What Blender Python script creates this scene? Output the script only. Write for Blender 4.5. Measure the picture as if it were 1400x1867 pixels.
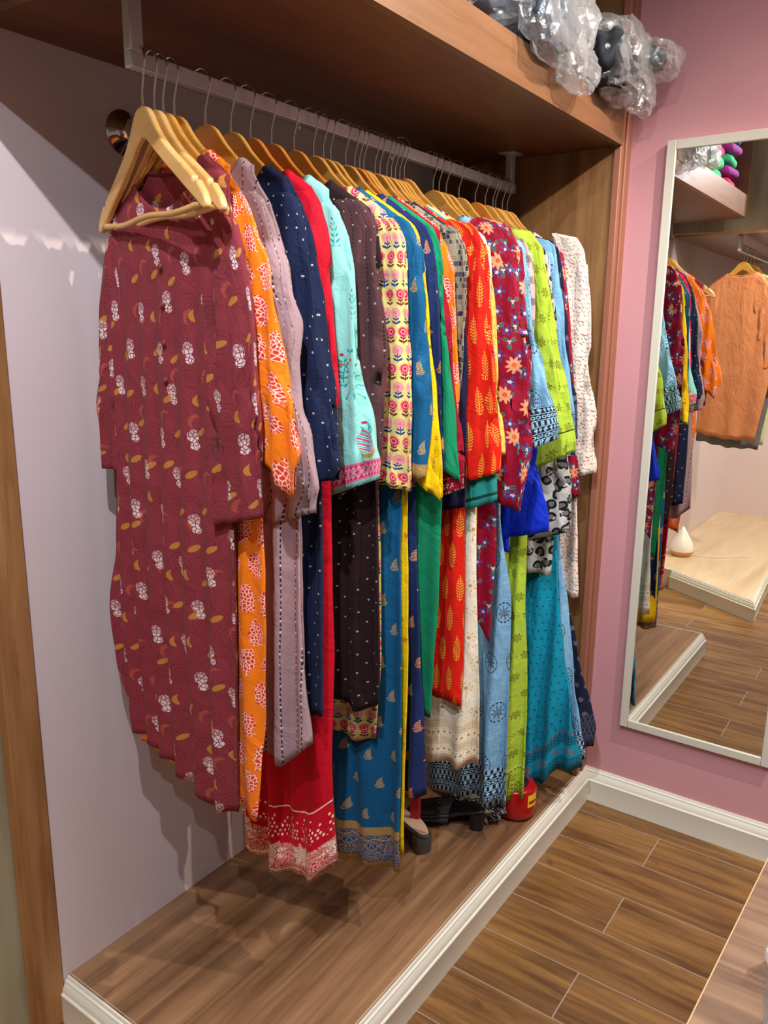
import bpy, bmesh, math, random
from mathutils import Vector, Matrix, noise
PI = math.pi
random.seed(7)
for o in list(bpy.data.objects): bpy.data.objects.remove(o)
SC = bpy.context.scene
COL = SC.collection

# ------------------------------------------------------------------ camera
CAM_R=(0.816656, 0.577022, 0.01093)
CAM_U=(-0.134432, 0.171774, 0.975921)
CAM_F=(-0.56125, 0.798461, -0.21785)
CAM_C=(1.47264, -0.85371, 1.55275)
CAM_PX=1447.07
cam_d = bpy.data.cameras.new('camera')
cam_d.sensor_fit = 'HORIZONTAL'; cam_d.sensor_width = 36.0
cam_d.lens = 36.0 * CAM_PX / 1400.0
cam_d.clip_start = 0.02
cam = bpy.data.objects.new('camera', cam_d); COL.objects.link(cam)
R_, U_, F_ = Vector(CAM_R), Vector(CAM_U), Vector(CAM_F)
M = Matrix((R_, U_, -F_)).transposed().to_4x4(); M.translation = Vector(CAM_C)
cam.matrix_world = M
SC.camera = cam

# ------------------------------------------------------------------ light
SC.view_settings.view_transform = 'Standard'
SC.view_settings.look = 'None'
SC.view_settings.gamma = 1.0
SC.view_settings.use_curve_mapping = False
SC.view_settings.exposure = 0.0
w = bpy.data.worlds.new('world'); SC.world = w; w.use_nodes = True
bg = w.node_tree.nodes['Background']; bg.inputs[0].default_value = (1.0, .94, .92, 1); bg.inputs[1].default_value = 0.22

def lamp(kind, name, loc, target, energy, color, size=.04, spot=70, blend=.5):
    d = bpy.data.lights.new(name, kind); d.energy = energy; d.color = color
    if kind == 'SPOT':
        d.spot_size = math.radians(spot); d.spot_blend = blend; d.shadow_soft_size = size
    elif kind == 'AREA': d.shape = 'DISK'; d.size = size
    else: d.shadow_soft_size = size
    o = bpy.data.objects.new(name, d); COL.objects.link(o); o.location = loc
    o.rotation_euler = (Vector(target) - Vector(loc)).to_track_quat('-Z', 'Y').to_euler()
    return o
LAMPS = [
    ('cool_spot', (1.45, -1.35, 2.72), (.2, .4, 1.1), 62, (.86, .91, 1.0), .015, 80),
    ('cool_spot', (1.18, -.78, 2.72), (.3, .45, .9), 105, (.92, .94, 1.0), .012, 85),
    ('warm_spot', (1.76, .86, 2.72), (.4, .75, 1.0), 112, (1.0, .88, .74), .012, 85),
    ('warm_spot', (1.80, 1.32, 2.72), (.5, .8, 1.0), 45, (1.0, .86, .70), .012, 85),
    ('warm_spot', (1.75, -.25, 2.72), (.95, 1.6, 1.3), 34, (1.0, .90, .84), .03, 65),
    ('warm_spot', (1.45, -.55, 2.72), (.3, -1.6, .8), 190, (1.0, .88, .72), .03, 70),  # added spot to brighten the peach kurta in the second bay
    ('warm_spot', (1.9, -2.0, 2.72), (.1, -2.2, .6), 260, (1.0, .88, .72), .03, 80),  # added spot to brighten the second bay's pale wall
]
for nm, loc, tg, e, c, sz, sp in LAMPS: lamp('SPOT', nm, loc, tg, e, c, sz, sp)
lamp('AREA', 'ambient_fill_light', (1.75, .2, 2.74), (1.75, .2, 0), 14, (1, .97, .93), .9)  # added soft fill for the room ambience, no actual ceiling fitting

# ------------------------------------------------------------------ helpers
def srgb(r, g, b):
    f = lambda c: (c/255/12.92) if c/255 <= .04045 else ((c/255+.055)/1.055)**2.4
    return (f(r), f(g), f(b), 1.0)

class V:
    """an expression in a shader node tree"""
    def __init__(s, g, k): s.g, s.k = g, k
    def _b(s, op, o, rev=False):
        a, b = (o, s) if rev else (s, o)
        return s.g.m(op, a, b)
    def __add__(s, o): return s._b('ADD', o)
    __radd__ = __add__
    def __sub__(s, o): return s._b('SUBTRACT', o)
    def __rsub__(s, o): return s._b('SUBTRACT', o, True)
    def __mul__(s, o): return s._b('MULTIPLY', o)
    __rmul__ = __mul__
    def __truediv__(s, o): return s._b('DIVIDE', o)
    def __lt__(s, o): return s._b('LESS_THAN', o)
    def __gt__(s, o): return s._b('GREATER_THAN', o)
class G:
    def __init__(s, mat): s.t = mat.node_tree; s.n = s.t.nodes; s.l = s.t.links
    def put(s, inp, v):
        if isinstance(v, V): s.l.new(v.k, inp)
        else: inp.default_value = v
    def m(s, op, a, b=None, c=None):
        n = s.n.new('ShaderNodeMath'); n.operation = op
        s.put(n.inputs[0], a)
        if b is not None: s.put(n.inputs[1], b)
        if c is not None: s.put(n.inputs[2], c)
        return V(s, n.outputs[0])
    def sin(s, a): return s.m('SINE', a)
    def abs(s, a): return s.m('ABSOLUTE', a)
    def floor(s, a): return s.m('FLOOR', a)
    def fract(s, a): return s.m('FRACT', a)
    def sqrt(s, a): return s.m('SQRT', a)
    def atan2(s, a, b): return s.m('ARCTAN2', a, b)
    def min(s, a, b): return s.m('MINIMUM', a, b)
    def max(s, a, b): return s.m('MAXIMUM', a, b)
    def mod(s, a, b): return s.m('FLOORED_MODULO', a, b)
    def AND(s, *a):
        r = a[0]
        for x in a[1:]: r = r * x
        return r
    def OR(s, *a):
        r = a[0]
        for x in a[1:]: r = s.max(r, x)
        return r
    def len(s, a, b): return s.sqrt(a*a + b*b)
    def rng(s, x, a, b): return (x > a) * (x < b)
    def mix(s, f, a, b):
        n = s.n.new('ShaderNodeMix'); n.data_type = 'RGBA'; n.clamp_factor = True
        s.put(n.inputs[0], f); s.put(n.inputs[6], a); s.put(n.inputs[7], b)
        return V(s, n.outputs[2])
    def vec(s, x, y, z=0.0):
        n = s.n.new('ShaderNodeCombineXYZ'); s.put(n.inputs[0], x); s.put(n.inputs[1], y); s.put(n.inputs[2], z)
        return V(s, n.outputs[0])
    def uv(s, name):
        n = s.n.new('ShaderNodeUVMap'); n.uv_map = name
        q = s.n.new('ShaderNodeSeparateXYZ'); s.l.new(n.outputs[0], q.inputs[0])
        return V(s, q.outputs[0]), V(s, q.outputs[1])
    def obj(s):
        n = s.n.new('ShaderNodeTexCoord'); q = s.n.new('ShaderNodeSeparateXYZ'); s.l.new(n.outputs['Object'], q.inputs[0])
        return [V(s, q.outputs[i]) for i in range(3)]
    def geo(s):
        n = s.n.new('ShaderNodeNewGeometry'); q = s.n.new('ShaderNodeSeparateXYZ'); s.l.new(n.outputs['Position'], q.inputs[0])
        return [V(s, q.outputs[i]) for i in range(3)]
    def noise(s, v, scale=1.0, detail=2.0, rough=.5, dist=0.0):
        n = s.n.new('ShaderNodeTexNoise'); n.inputs['Scale'].default_value = scale
        n.inputs['Detail'].default_value = detail; n.inputs['Roughness'].default_value = rough
        n.inputs['Distortion'].default_value = dist; s.put(n.inputs['Vector'], v)
        return V(s, n.outputs[0])
    def white(s, v):
        n = s.n.new('ShaderNodeTexWhiteNoise'); n.noise_dimensions = '2D'; s.put(n.inputs['Vector'], v)
        return V(s, n.outputs[0])
    def voro(s, v, scale, feature='F1', rnd=1.0):
        n = s.n.new('ShaderNodeTexVoronoi'); n.voronoi_dimensions = '2D'; n.feature = feature
        n.inputs['Scale'].default_value = scale; n.inputs['Randomness'].default_value = rnd
        s.put(n.inputs['Vector'], v); return V(s, n.outputs['Distance'])
    def cell(s, u, v, cx, cy, half=.5, jit=0.0, seed=0.0):
        row = s.floor(v/cy); uu = u/cx + s.mod(row, 2.0)*half; col = s.floor(uu)
        h = s.white(s.vec(col + seed, row)); h2 = s.white(s.vec(col + seed + 31.7, row + 7.3))
        fu = (s.fract(uu) - .5)*cx + (h - .5)*(2*jit); fv = (s.fract(v/cy) - .5)*cy + (h2 - .5)*(2*jit)
        return fu, fv, h
    # motif masks, in metres
    def disc(s, x, y, r): return s.len(x, y) < r
    def ring(s, x, y, r, w): return s.abs(s.len(x, y) - r) < w
    def flower(s, x, y, n, r, k=.35, ph=0.0):
        a = s.atan2(y, x); return s.len(x, y) < (s.sin(a*n + ph)*k + (1-k))*r
    def ell(s, x, y, a, b, rot=0.0):
        c, q = math.cos(rot), math.sin(rot)
        X = x*c + y*q; Y = y*c - x*q
        return (X*X/(a*a) + Y*Y/(b*b)) < 1.0
    def drop(s, x, y, r, bend=.6):
        # a teardrop: wide below, pointed above
        yy = (y/r + 1.0)*.5
        wd = s.max(1.0 - yy, 0.0)*s.sqrt(s.max(yy, 0.0))*1.35
        return s.abs(x - y*y*bend/r) < wd*r

def new_mat(name):
    m = bpy.data.materials.new(name); m.use_nodes = True
    return m, m.node_tree.nodes['Principled BSDF'], G(m)
def plain(name, col, rough=.5, metal=0.0, spec=.5, bump=0, bscale=300):
    m, b, g = new_mat(name)
    b.inputs['Base Color'].default_value = col; b.inputs['Roughness'].default_value = rough
    b.inputs['Metallic'].default_value = metal; b.inputs['Specular IOR Level'].default_value = spec
    if bump:
        n = g.noise(g.vec(*g.obj()), bscale, 3); bn = g.n.new('ShaderNodeBump'); bn.inputs['Strength'].default_value = bump
        bn.inputs['Distance'].default_value = .002; g.put(bn.inputs['Height'], n); g.l.new(bn.outputs[0], b.inputs['Normal'])
    return m
def wood(name, c1, c2, c3, axis, scale=1.0, rough=.42, world=True, seed=0.0, streak=14):
    """laminate or timber with the grain running along the given axis"""
    m, b, g = new_mat(name)
    p = g.geo() if world else g.obj()
    st = [streak, streak, streak]; st[axis] = 1.0
    v = g.vec(p[0]*(st[0]*scale) + seed, p[1]*(st[1]*scale), p[2]*(st[2]*scale))
    a = g.noise(v, 1.0, 5, .62, .6)
    f = g.noise(v, 7.0, 3, .6, .3)
    st2 = [3.0]*3; st2[axis] = .8
    big = g.noise(g.vec(p[0]*(st2[0]*scale) + seed*3, p[1]*(st2[1]*scale), p[2]*(st2[2]*scale)), 1.5, 3, .5, 1.2)
    k = a*1.5 + big*.8 - .72
    col = g.mix((k - .15)*1.6, c1, c2)
    col = g.mix((f - .56)*2.2, col, c3)
    g.put(b.inputs['Base Color'], col); b.inputs['Roughness'].default_value = rough
    bn = g.n.new('ShaderNodeBump'); bn.inputs['Strength'].default_value = .12; bn.inputs['Distance'].default_value = .001
    g.put(bn.inputs['Height'], f); g.l.new(bn.outputs[0], b.inputs['Normal'])
    return m

class MB:
    """collects shapes and links them as one mesh object"""
    def __init__(s): s.bm = bmesh.new()
    def box(s, x0, x1, y0, y1, z0, z1, bev=0.0):
        vs = [s.bm.verts.new(p) for p in ((x0,y0,z0),(x1,y0,z0),(x1,y1,z0),(x0,y1,z0),(x0,y0,z1),(x1,y0,z1),(x1,y1,z1),(x0,y1,z1))]
        fs = [s.bm.faces.new([vs[i] for i in q]) for q in ((0,3,2,1),(4,5,6,7),(0,1,5,4),(1,2,6,5),(2,3,7,6),(3,0,4,7))]
        if bev:
            es = {e for f in fs for e in f.edges}
            bmesh.ops.bevel(s.bm, geom=list(es), offset=bev, segments=2, affect='EDGES', profile=.6)
        return s
    def poly_extrude(s, pts, d, tf=lambda p: p):
        """pts: 2-D outline (x,z); extruded from -d to d in y"""
        n = len(pts)
        a = [s.bm.verts.new(tf((x, -d, z))) for x, z in pts]; b = [s.bm.verts.new(tf((x, d, z))) for x, z in pts]
        s.bm.faces.new(a); s.bm.faces.new(b[::-1])
        for i in range(n): s.bm.faces.new((a[i], b[i], b[(i+1) % n], a[(i+1) % n]))
        return s
    def tube(s, pts, r, seg=8, closed=False, cap=True):
        rings = []; n = len(pts); pts = [Vector(p) for p in pts]
        up = Vector((0, 0, 1)); prev = None
        for i, p in enumerate(pts):
            t = (pts[min(i+1, n-1)] - pts[max(i-1, 0)]).normalized()
            if prev is None:
                a = t.orthogonal().normalized()
            else:
                a = (prev - t*prev.dot(t)).normalized()
            prev = a; b = t.cross(a)
            rr = r[i] if isinstance(r, (list, tuple)) else r
            rings.append([s.bm.verts.new(p + (a*math.cos(2*PI*k/seg) + b*math.sin(2*PI*k/seg))*rr) for k in range(seg)])
        for i in range(n-1):
            for k in range(seg):
                s.bm.faces.new((rings[i][k], rings[i][(k+1) % seg], rings[i+1][(k+1) % seg], rings[i+1][k]))
        if cap: s.bm.faces.new(rings[0][::-1]); s.bm.faces.new(rings[-1])
        return s
    def lathe(s, prof, c, axis='z', seg=32, tf=None):
        """prof: (radius, height) list"""
        rings = []
        for r, h in prof:
            row = []
            for k in range(seg):
                a = 2*PI*k/seg
                p = {'z': (r*math.cos(a), r*math.sin(a), h), 'x': (h, r*math.cos(a), r*math.sin(a)), 'y': (r*math.cos(a), h, r*math.sin(a))}[axis]
                row.append(s.bm.verts.new((p[0]+c[0], p[1]+c[1], p[2]+c[2])))
            rings.append(row)
        for i in range(len(rings)-1):
            for k in range(seg): s.bm.faces.new((rings[i][k], rings[i][(k+1) % seg], rings[i+1][(k+1) % seg], rings[i+1][k]))
        if prof[0][0] > 1e-5: s.bm.faces.new(rings[0][::-1])
        if prof[-1][0] > 1e-5: s.bm.faces.new(rings[-1])
        bmesh.ops.remove_doubles(s.bm, verts=s.bm.verts, dist=1e-6)
        return s
    def blob(s, c, rad, amp=.2, freq=4, sub=4, seed=0, sharp=False, squash=None):
        r = bmesh.ops.create_icosphere(s.bm, subdivisions=sub, radius=1.0)
        for v in r['verts']:
            d = v.co.normalized()
            q = d*freq + Vector((seed*3.1, seed*1.7, seed*.9))
            if sharp:
                k = abs(noise.noise(q))*1.3 + abs(noise.noise(q*2.3))*.7 + abs(noise.noise(q*5.1))*.3 - .45
            else:
                k = noise.noise(q) + .5*noise.noise(q*2.1)
            e = Vector((abs(d.x)**.75*math.copysign(1, d.x), abs(d.y)**.75*math.copysign(1, d.y), abs(d.z)**.75*math.copysign(1, d.z)))
            v.co = Vector((c[0] + e.x*rad[0]*(1+amp*k), c[1] + e.y*rad[1]*(1+amp*k), c[2] + e.z*rad[2]*(1+amp*k)))
            if squash: v.co = squash(v.co)
        return s
    def build(s, name, mat, parent=None, smooth=False, recalc=True, bevel=0.0, sharp=None):
        if recalc: bmesh.ops.recalc_face_normals(s.bm, faces=s.bm.faces)
        me = bpy.data.meshes.new(name); s.bm.to_mesh(me); s.bm.free()
        if smooth:
            for p in me.polygons: p.use_smooth = True
        o = bpy.data.objects.new(name, me); COL.objects.link(o); me.materials.append(mat)
        if parent: o.parent = parent
        if bevel:
            md = o.modifiers.new('bevel', 'BEVEL'); md.width = bevel; md.segments = 2; md.limit_method = 'ANGLE'; md.angle_limit = .6
            for p in me.polygons: p.use_smooth = True
            me.set_sharp_from_angle(angle=.8)
        if sharp: me.set_sharp_from_angle(angle=sharp)
        return o
def tag(o, label=None, cat=None, group=None, kind=None):
    if label: o['label'] = label
    if cat: o['category'] = cat
    if group: o['group'] = group
    if kind: o['kind'] = kind
    return o
def empty(name, loc, rz=0.0):
    o = bpy.data.objects.new(name, None); COL.objects.link(o); o.location = loc; o.rotation_euler = (0, 0, rz); o.empty_display_size = .05
    return o
def lerp(tab, x):
    """tab: (x, y) sorted ascending in x"""
    if x <= tab[0][0]: return tab[0][1]
    for (a, b), (c, d) in zip(tab, tab[1:]):
        if x <= c:
            t = (x-a)/max(c-a, 1e-9); t = t*t*(3-2*t)*.35 + t*.65
            return b + (d-b)*t
    return tab[-1][1]

# ------------------------------------------------------------------ materials
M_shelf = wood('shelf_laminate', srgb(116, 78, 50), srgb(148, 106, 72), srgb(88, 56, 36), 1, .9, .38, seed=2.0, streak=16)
M_under = wood('shelf_laminate_shaded', srgb(92, 54, 30), srgb(124, 78, 44), srgb(58, 30, 16), 1, .8, .45, seed=5.0, streak=14)  # darkened base colour, carries the shade under the shelf
M_panel = wood('side_panel_laminate', srgb(102, 70, 42), srgb(150, 112, 70), srgb(74, 46, 26), 2, 1.3, .4, seed=8.0)
M_platform = wood('platform_laminate', srgb(98, 68, 46), srgb(170, 130, 94), srgb(70, 44, 30), 1, .7, .4, seed=3.0, streak=26)
M_post = wood('timber_post', srgb(128, 84, 46), srgb(176, 128, 80), srgb(84, 52, 30), 2, 1.2, .5, seed=11.0)
M_green = wood('grey_laminate', srgb(132, 122, 98), srgb(172, 164, 136), srgb(104, 94, 76), 2, .6, .5, seed=4.0, streak=11)
M_counter = wood('counter_laminate', srgb(98, 72, 54), srgb(156, 124, 98), srgb(72, 50, 38), 0, 1.4, .5, seed=9.0, streak=22)
M_mould = plain('moulding_brown', srgb(152, 98, 76), .45)
M_white = plain('trim_white', srgb(226, 226, 214), .38, bump=.05, bscale=40)
M_steel = plain('brushed_steel', srgb(206, 208, 212), .36, .6)
M_chrome = plain('chrome', srgb(210, 205, 200), .07, 1.0)
M_frame = plain('mirror_frame_paint', srgb(206, 206, 194), .4)
M_mirror = plain('mirror_glass', (.86, .87, .84, 1), .0, 1.0)

def wall_mat(name, col, dirt=.0):
    m, b, g = new_mat(name); p = g.geo(); v = g.vec(*p)
    n = g.noise(v, 3.0, 4, .6); s1 = g.noise(v, 55.0, 2)
    c2 = (col[0]*.9, col[1]*.88, col[2]*.88, 1)
    c = g.mix((n - .5)*1.2, col, c2)
    if dirt:
        sp = g.noise(v, 26.0, 2); c = g.mix((sp - .74)*4.0*dirt, c, (col[0]*.6, col[1]*.6, col[2]*.6, 1))
    g.put(b.inputs['Base Color'], c); b.inputs['Roughness'].default_value = .48; b.inputs['Specular IOR Level'].default_value = .3
    bn = g.n.new('ShaderNodeBump'); bn.inputs['Strength'].default_value = .06; bn.inputs['Distance'].default_value = .002
    g.put(bn.inputs['Height'], s1); g.l.new(bn.outputs[0], b.inputs['Normal'])
    return m
M_wallw = wall_mat('painted_wall_pale', srgb(214, 198, 200), 1.0)
M_wallp = wall_mat('painted_wall_pink', srgb(206, 152, 160), .3)
M_ceil = plain('ceiling_paint', srgb(225, 222, 215), .8)

def floor_mat():
    m, b, g = new_mat('wood_look_floor_tiles'); p = g.geo()
    x, y = p[0], p[1]
    row = g.floor((y - 1.486)/.1675); fy = g.fract((y - 1.486)/.1675)*.1675
    off = g.mod(row, 2.0)*.45
    xx = (x - .911 + off + .45 + 9.0)/.9; colm = g.floor(xx); fx = g.fract(xx)*.9
    # odd rows have their joint at x = .911
    h = g.white(g.vec(colm, row)); h2 = g.white(g.vec(colm + 5.0, row + 3.0))
    v = g.vec(x*1.3 + h*9.0, y*15.0 + h2*7.0, h*4.0)
    a = g.noise(v, 1.6, 5, .62, .9); f = g.noise(g.vec(x*4.0 + h*3.0, y*70.0, h*9.0), 1.8, 3, .6, .4)
    kn = g.noise(g.vec(x*3.0 + h*5.0, y*7.0, h*2.0), 1.6, 2, .5, 2.0)
    c = g.mix((a - .36)*2.6, srgb(92, 62, 34), srgb(162, 120, 66))
    c = g.mix((f - .5)*1.8, c, srgb(112, 66, 32))
    c = g.mix((kn - .66)*5.0, c, srgb(70, 40, 22))
    c = g.mix(g.OR((fx < .0016), (fx > .8984))*.9, c, srgb(165, 150, 140))
    c = g.mix(g.OR((fy < .0016), (fy > .1659))*.85, c, srgb(160, 142, 132))
    g.put(b.inputs['Base Color'], c); b.inputs['Roughness'].default_value = .32
    bn = g.n.new('ShaderNodeBump'); bn.inputs['Strength'].default_value = .1; bn.inputs['Distance'].default_value = .001
    g.put(bn.inputs['Height'], f); g.l.new(bn.outputs[0], b.inputs['Normal'])
    return m
M_floor = floor_mat()

def plastic_mat(name, tint=(.72, .76, .80, 1), clear=.55):
    m = bpy.data.materials.new(name); m.use_nodes = True; nt = m.node_tree; n = nt.nodes; l = nt.links; g = G(m)
    out = n['Material Output']; n.remove(n['Principled BSDF'])
    tr = n.new('ShaderNodeBsdfTransparent'); tr.inputs[0].default_value = (.96, .97, .98, 1)
    df = n.new('ShaderNodeBsdfDiffuse'); df.inputs[0].default_value = tint
    gl = n.new('ShaderNodeBsdfGlossy'); gl.inputs['Roughness'].default_value = .12
    v = g.vec(*g.obj()); h = g.noise(v, 45.0, 4, .65, 1.5)
    bn = n.new('ShaderNodeBump'); bn.inputs['Strength'].default_value = .5; bn.inputs['Distance'].default_value = .004
    g.put(bn.inputs['Height'], h)
    for q in (df, gl): l.new(bn.outputs[0], q.inputs['Normal'])
    m1 = n.new('ShaderNodeMixShader'); m1.inputs[0].default_value = .60; l.new(df.outputs[0], m1.inputs[1]); l.new(gl.outputs[0], m1.inputs[2])
    lw = n.new('ShaderNodeLayerWeight'); lw.inputs[0].default_value = .35; l.new(bn.outputs[0], lw.inputs['Normal'])
    f = V(g, lw.outputs['Facing'])*.40 + (1.0-clear)*.45 + g.m('MAXIMUM', h - .56, 0.0)*1.5
    m2 = n.new('ShaderNodeMixShader'); g.put(m2.inputs[0], f); l.new(tr.outputs[0], m2.inputs[1]); l.new(m1.outputs[0], m2.inputs[2])
    l.new(m2.outputs[0], out.inputs[0])
    return m
M_plastic = plastic_mat('clear_plastic_film')

# ------------------------------------------------------------------ fabrics
def fabric(name, fn, rough=.85, wrinkle=1.0, sheen=.03):
    m, b, g = new_mat(name)
    u, v = g.uv('pattern'); hu, hv = g.uv('hem')
    wv = g.noise(g.vec(u*9.0, v*2.2), 1.0, 3, .55, .8)
    col = fn(g, u, v, hv)
    if isinstance(col, tuple): col = g.mix((wv - .5), col, (col[0]*.85, col[1]*.85, col[2]*.85, 1))
    g.put(b.inputs['Base Color'], col)
    b.inputs['Roughness'].default_value = rough; b.inputs['Specular IOR Level'].default_value = .18
    b.inputs['Sheen Weight'].default_value = sheen; b.inputs['Sheen Roughness'].default_value = .5
    cr = g.noise(g.vec(u*16.0 + v*5.0, v*9.0 - u*4.0), 1.0, 4, .6, 1.6)
    th = g.noise(g.vec(u*900.0, v*900.0), 1.0, 1)
    hgt = wv*.013 + cr*.0065 + th*.0004
    bn = g.n.new('ShaderNodeBump'); bn.inputs['Strength'].default_value = .75*wrinkle; bn.inputs['Distance'].default_value = 1.0
    g.put(bn.inputs['Height'], hgt); g.l.new(bn.outputs[0], b.inputs['Normal'])
    return m

def f_maroon(g, u, v, h):
    base = g.mix(g.noise(g.vec(u*30, v*30), 1, 3), srgb(138, 52, 62), srgb(120, 44, 54))
    # dark dashed curls
    x, y, r = g.cell(u, v, .062, .058, .5, .008, 3.0)
    a = g.atan2(y, x); rad = g.len(x, y)
    sp = g.abs(g.fract(rad/.0075 - a/(2*PI)) - .5) < .075
    c = g.mix(g.AND(sp, rad < .024, g.fract(a*3.0 + rad*500.0) < .7)*.75, base, srgb(60, 24, 34))
    # faint lines of dashes
    wl = g.abs(g.sin(u*52.0 + g.sin(v*30.0)*1.6)) < .035
    c = g.mix(g.AND(wl, g.fract(v*190.0) < .6)*.6, c, srgb(62, 26, 36))
    # red crescents
    x, y, r = g.cell(u + .02, v + .03, .083, .092, .5, .012, 5.0)
    cr = g.AND(g.disc(x, y, .0135), g.disc(x - .006, y + .004, .0125) < .5)
    c = g.mix(g.AND(cr, g.fract(y*420.0) < .6), c, srgb(176, 82, 66))
    # gold leaves with hatching
    x, y, r = g.cell(u, v, .058, .067, .5, .013, 1.0)
    lf = g.OR(g.ell(x, y, .0125, .0055, .5)*(r > .5), g.drop(x, y, .011)*(r < .3))
    c = g.mix(g.AND(lf, g.fract((x*.6 + y)*430.0) < .66), c, srgb(196, 142, 52))
    # white clusters made of little facets
    x, y, r = g.cell(u + .03, v, .088, .078, .5, .012, 9.0)
    cl = g.OR(g.ell(x, y - .007, .011, .012, .2), g.ell(x - .004, y + .011, .009, .0075, 0))
    ed = g.voro(g.vec(u, v), 135.0, 'DISTANCE_TO_EDGE')
    hat = g.OR(g.fract((x + y*.7)*620.0) < .6, (y < .004))
    c = g.mix(g.AND(cl, ed > .10, hat, r > .12)*.92, c, srgb(222, 206, 208))
    return c
def f_orange(g, u, v, h):
    c = g.mix(g.noise(g.vec(u*160, v*160), 1, 2), srgb(250, 134, 28), srgb(238, 118, 16))
    x, y, r = g.cell(u, v, .050, .062, .5, .006, 2.0)
    q = g.len(x, y); n2 = g.noise(g.vec(u*70, v*70), 1, 2)
    blob = g.AND(g.len(x*1.15, y*.75) < n2*.030 + .004, r > .08)
    ed = g.voro(g.vec(u, v), 150.0, 'DISTANCE_TO_EDGE')
    c = g.mix(blob*(ed > .13), c, srgb(222, 62, 34))
    c = g.mix(blob*(ed < .13), c, srgb(255, 206, 190))
    return c
def stitched(base, dark, dot, sx=.03):
    def f(g, u, v, h):
        c = base
        w = u + g.sin(v*9.0)*.0025
        fu = (g.fract(w/sx) - .5)*sx
        c = g.mix(g.AND(g.abs(fu) < .0011, g.fract(v/.011) < .62), c, dark)
        w2 = w + sx*.5; fu2 = (g.fract(w2/(sx)) - .5)*sx; fv2 = (g.fract(v/.021) - .5)*.021
        hh = g.white(g.vec(g.floor(w2/sx), g.floor(v/.021)))
        d = g.AND(g.disc(fu, (g.fract(v/.022) - .5)*.022, .0017), hh > .25)
        c = g.mix(d, c, dot)
        return c
    return f
def sequins(base, dot, cx=.030, cy=.022, line=None):
    def f(g, u, v, h):
        c = base
        fu, fv, r = g.cell(u, v, cx, cy, .5, .003, 1.0)
        if line:
            lu = (g.fract(u/(cx)) - .5)*cx
            c = g.mix(g.AND(g.abs(lu) < .0009, g.fract(v/.008) < .62), c, line)
        c = g.mix(g.AND(g.disc(fu, fv, .0019), r > .30), c, dot)
        c = g.mix(g.disc(fu, fv, .0008), c, base)
        return c
    return f
def f_red(g, u, v, h):
    return g.mix(g.noise(g.vec(u*20, v*5), 1, 2)*.6, srgb(206, 6, 38), srgb(170, 0, 30))
def f_redhem(g, u, v, h):
    c = f_red(g, u, v, h); wh = srgb(238, 222, 206)
    x = (g.fract(u/.075) - .5)*.075
    q = g.abs(x)
    # damask band
    yy = h - .052
    dia = g.AND(g.flower(x, yy, 8, .031, .28), g.fract(g.len(x, yy)*210.0) < .62)
    n = g.noise(g.vec(q*120.0, h*120.0), 1, 2, .5, 2.2)
    sw = g.AND(g.abs(g.fract(n*5.0) - .5) < .17, h < .072 + 0.0*n)
    sc = g.AND(g.abs(g.sin(u*84.0)*.004 + .010 - h) < .0022)
    c = g.mix(g.OR(dia, sw, sc)*(h < .098), c, wh)
    # rain of dots
    fx, fy, r = g.cell(u, h, .0075, .010, .5, .0014, 4.0)
    dots = g.AND(g.ell(fx, fy, .0016, .0034), g.rng(h, .088, .150), r > (h - .088)*11.0)
    c = g.mix(dots, c, wh)
    c = g.mix(g.rng(h, .162, .1655)*(u > 0.02), c, wh)
    return c
def f_aqua(g, u, v, h):
    c = g.mix(g.noise(g.vec(u*40, v*10), 1, 2)*.5, srgb(146, 218, 208), srgb(124, 202, 194))
    x, y, r = g.cell(u + .01, v, .085, .13, .5, .01, 2.0)
    st = g.AND(g.abs(x - g.sin(y*70.0)*.003) < .0008, g.abs(y) < .026)
    yy = (g.fract(y/.011) - .5)*.011
    lv = g.AND(g.ell(g.abs(x) - .006, yy - .001, .0048, .0018, .7), g.abs(y) < .026)
    c = g.mix(g.OR(st, lv), c, srgb(30, 150, 150))
    c = g.mix(g.OR(g.disc(g.abs(x) - .011, y - .012, .0026), g.disc(x, y - .028, .003)), c, srgb(170, 40, 70))
    c = g.mix(g.disc(g.abs(x) - .012, y + .012, .0025), c, srgb(196, 158, 84))
    return c
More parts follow.
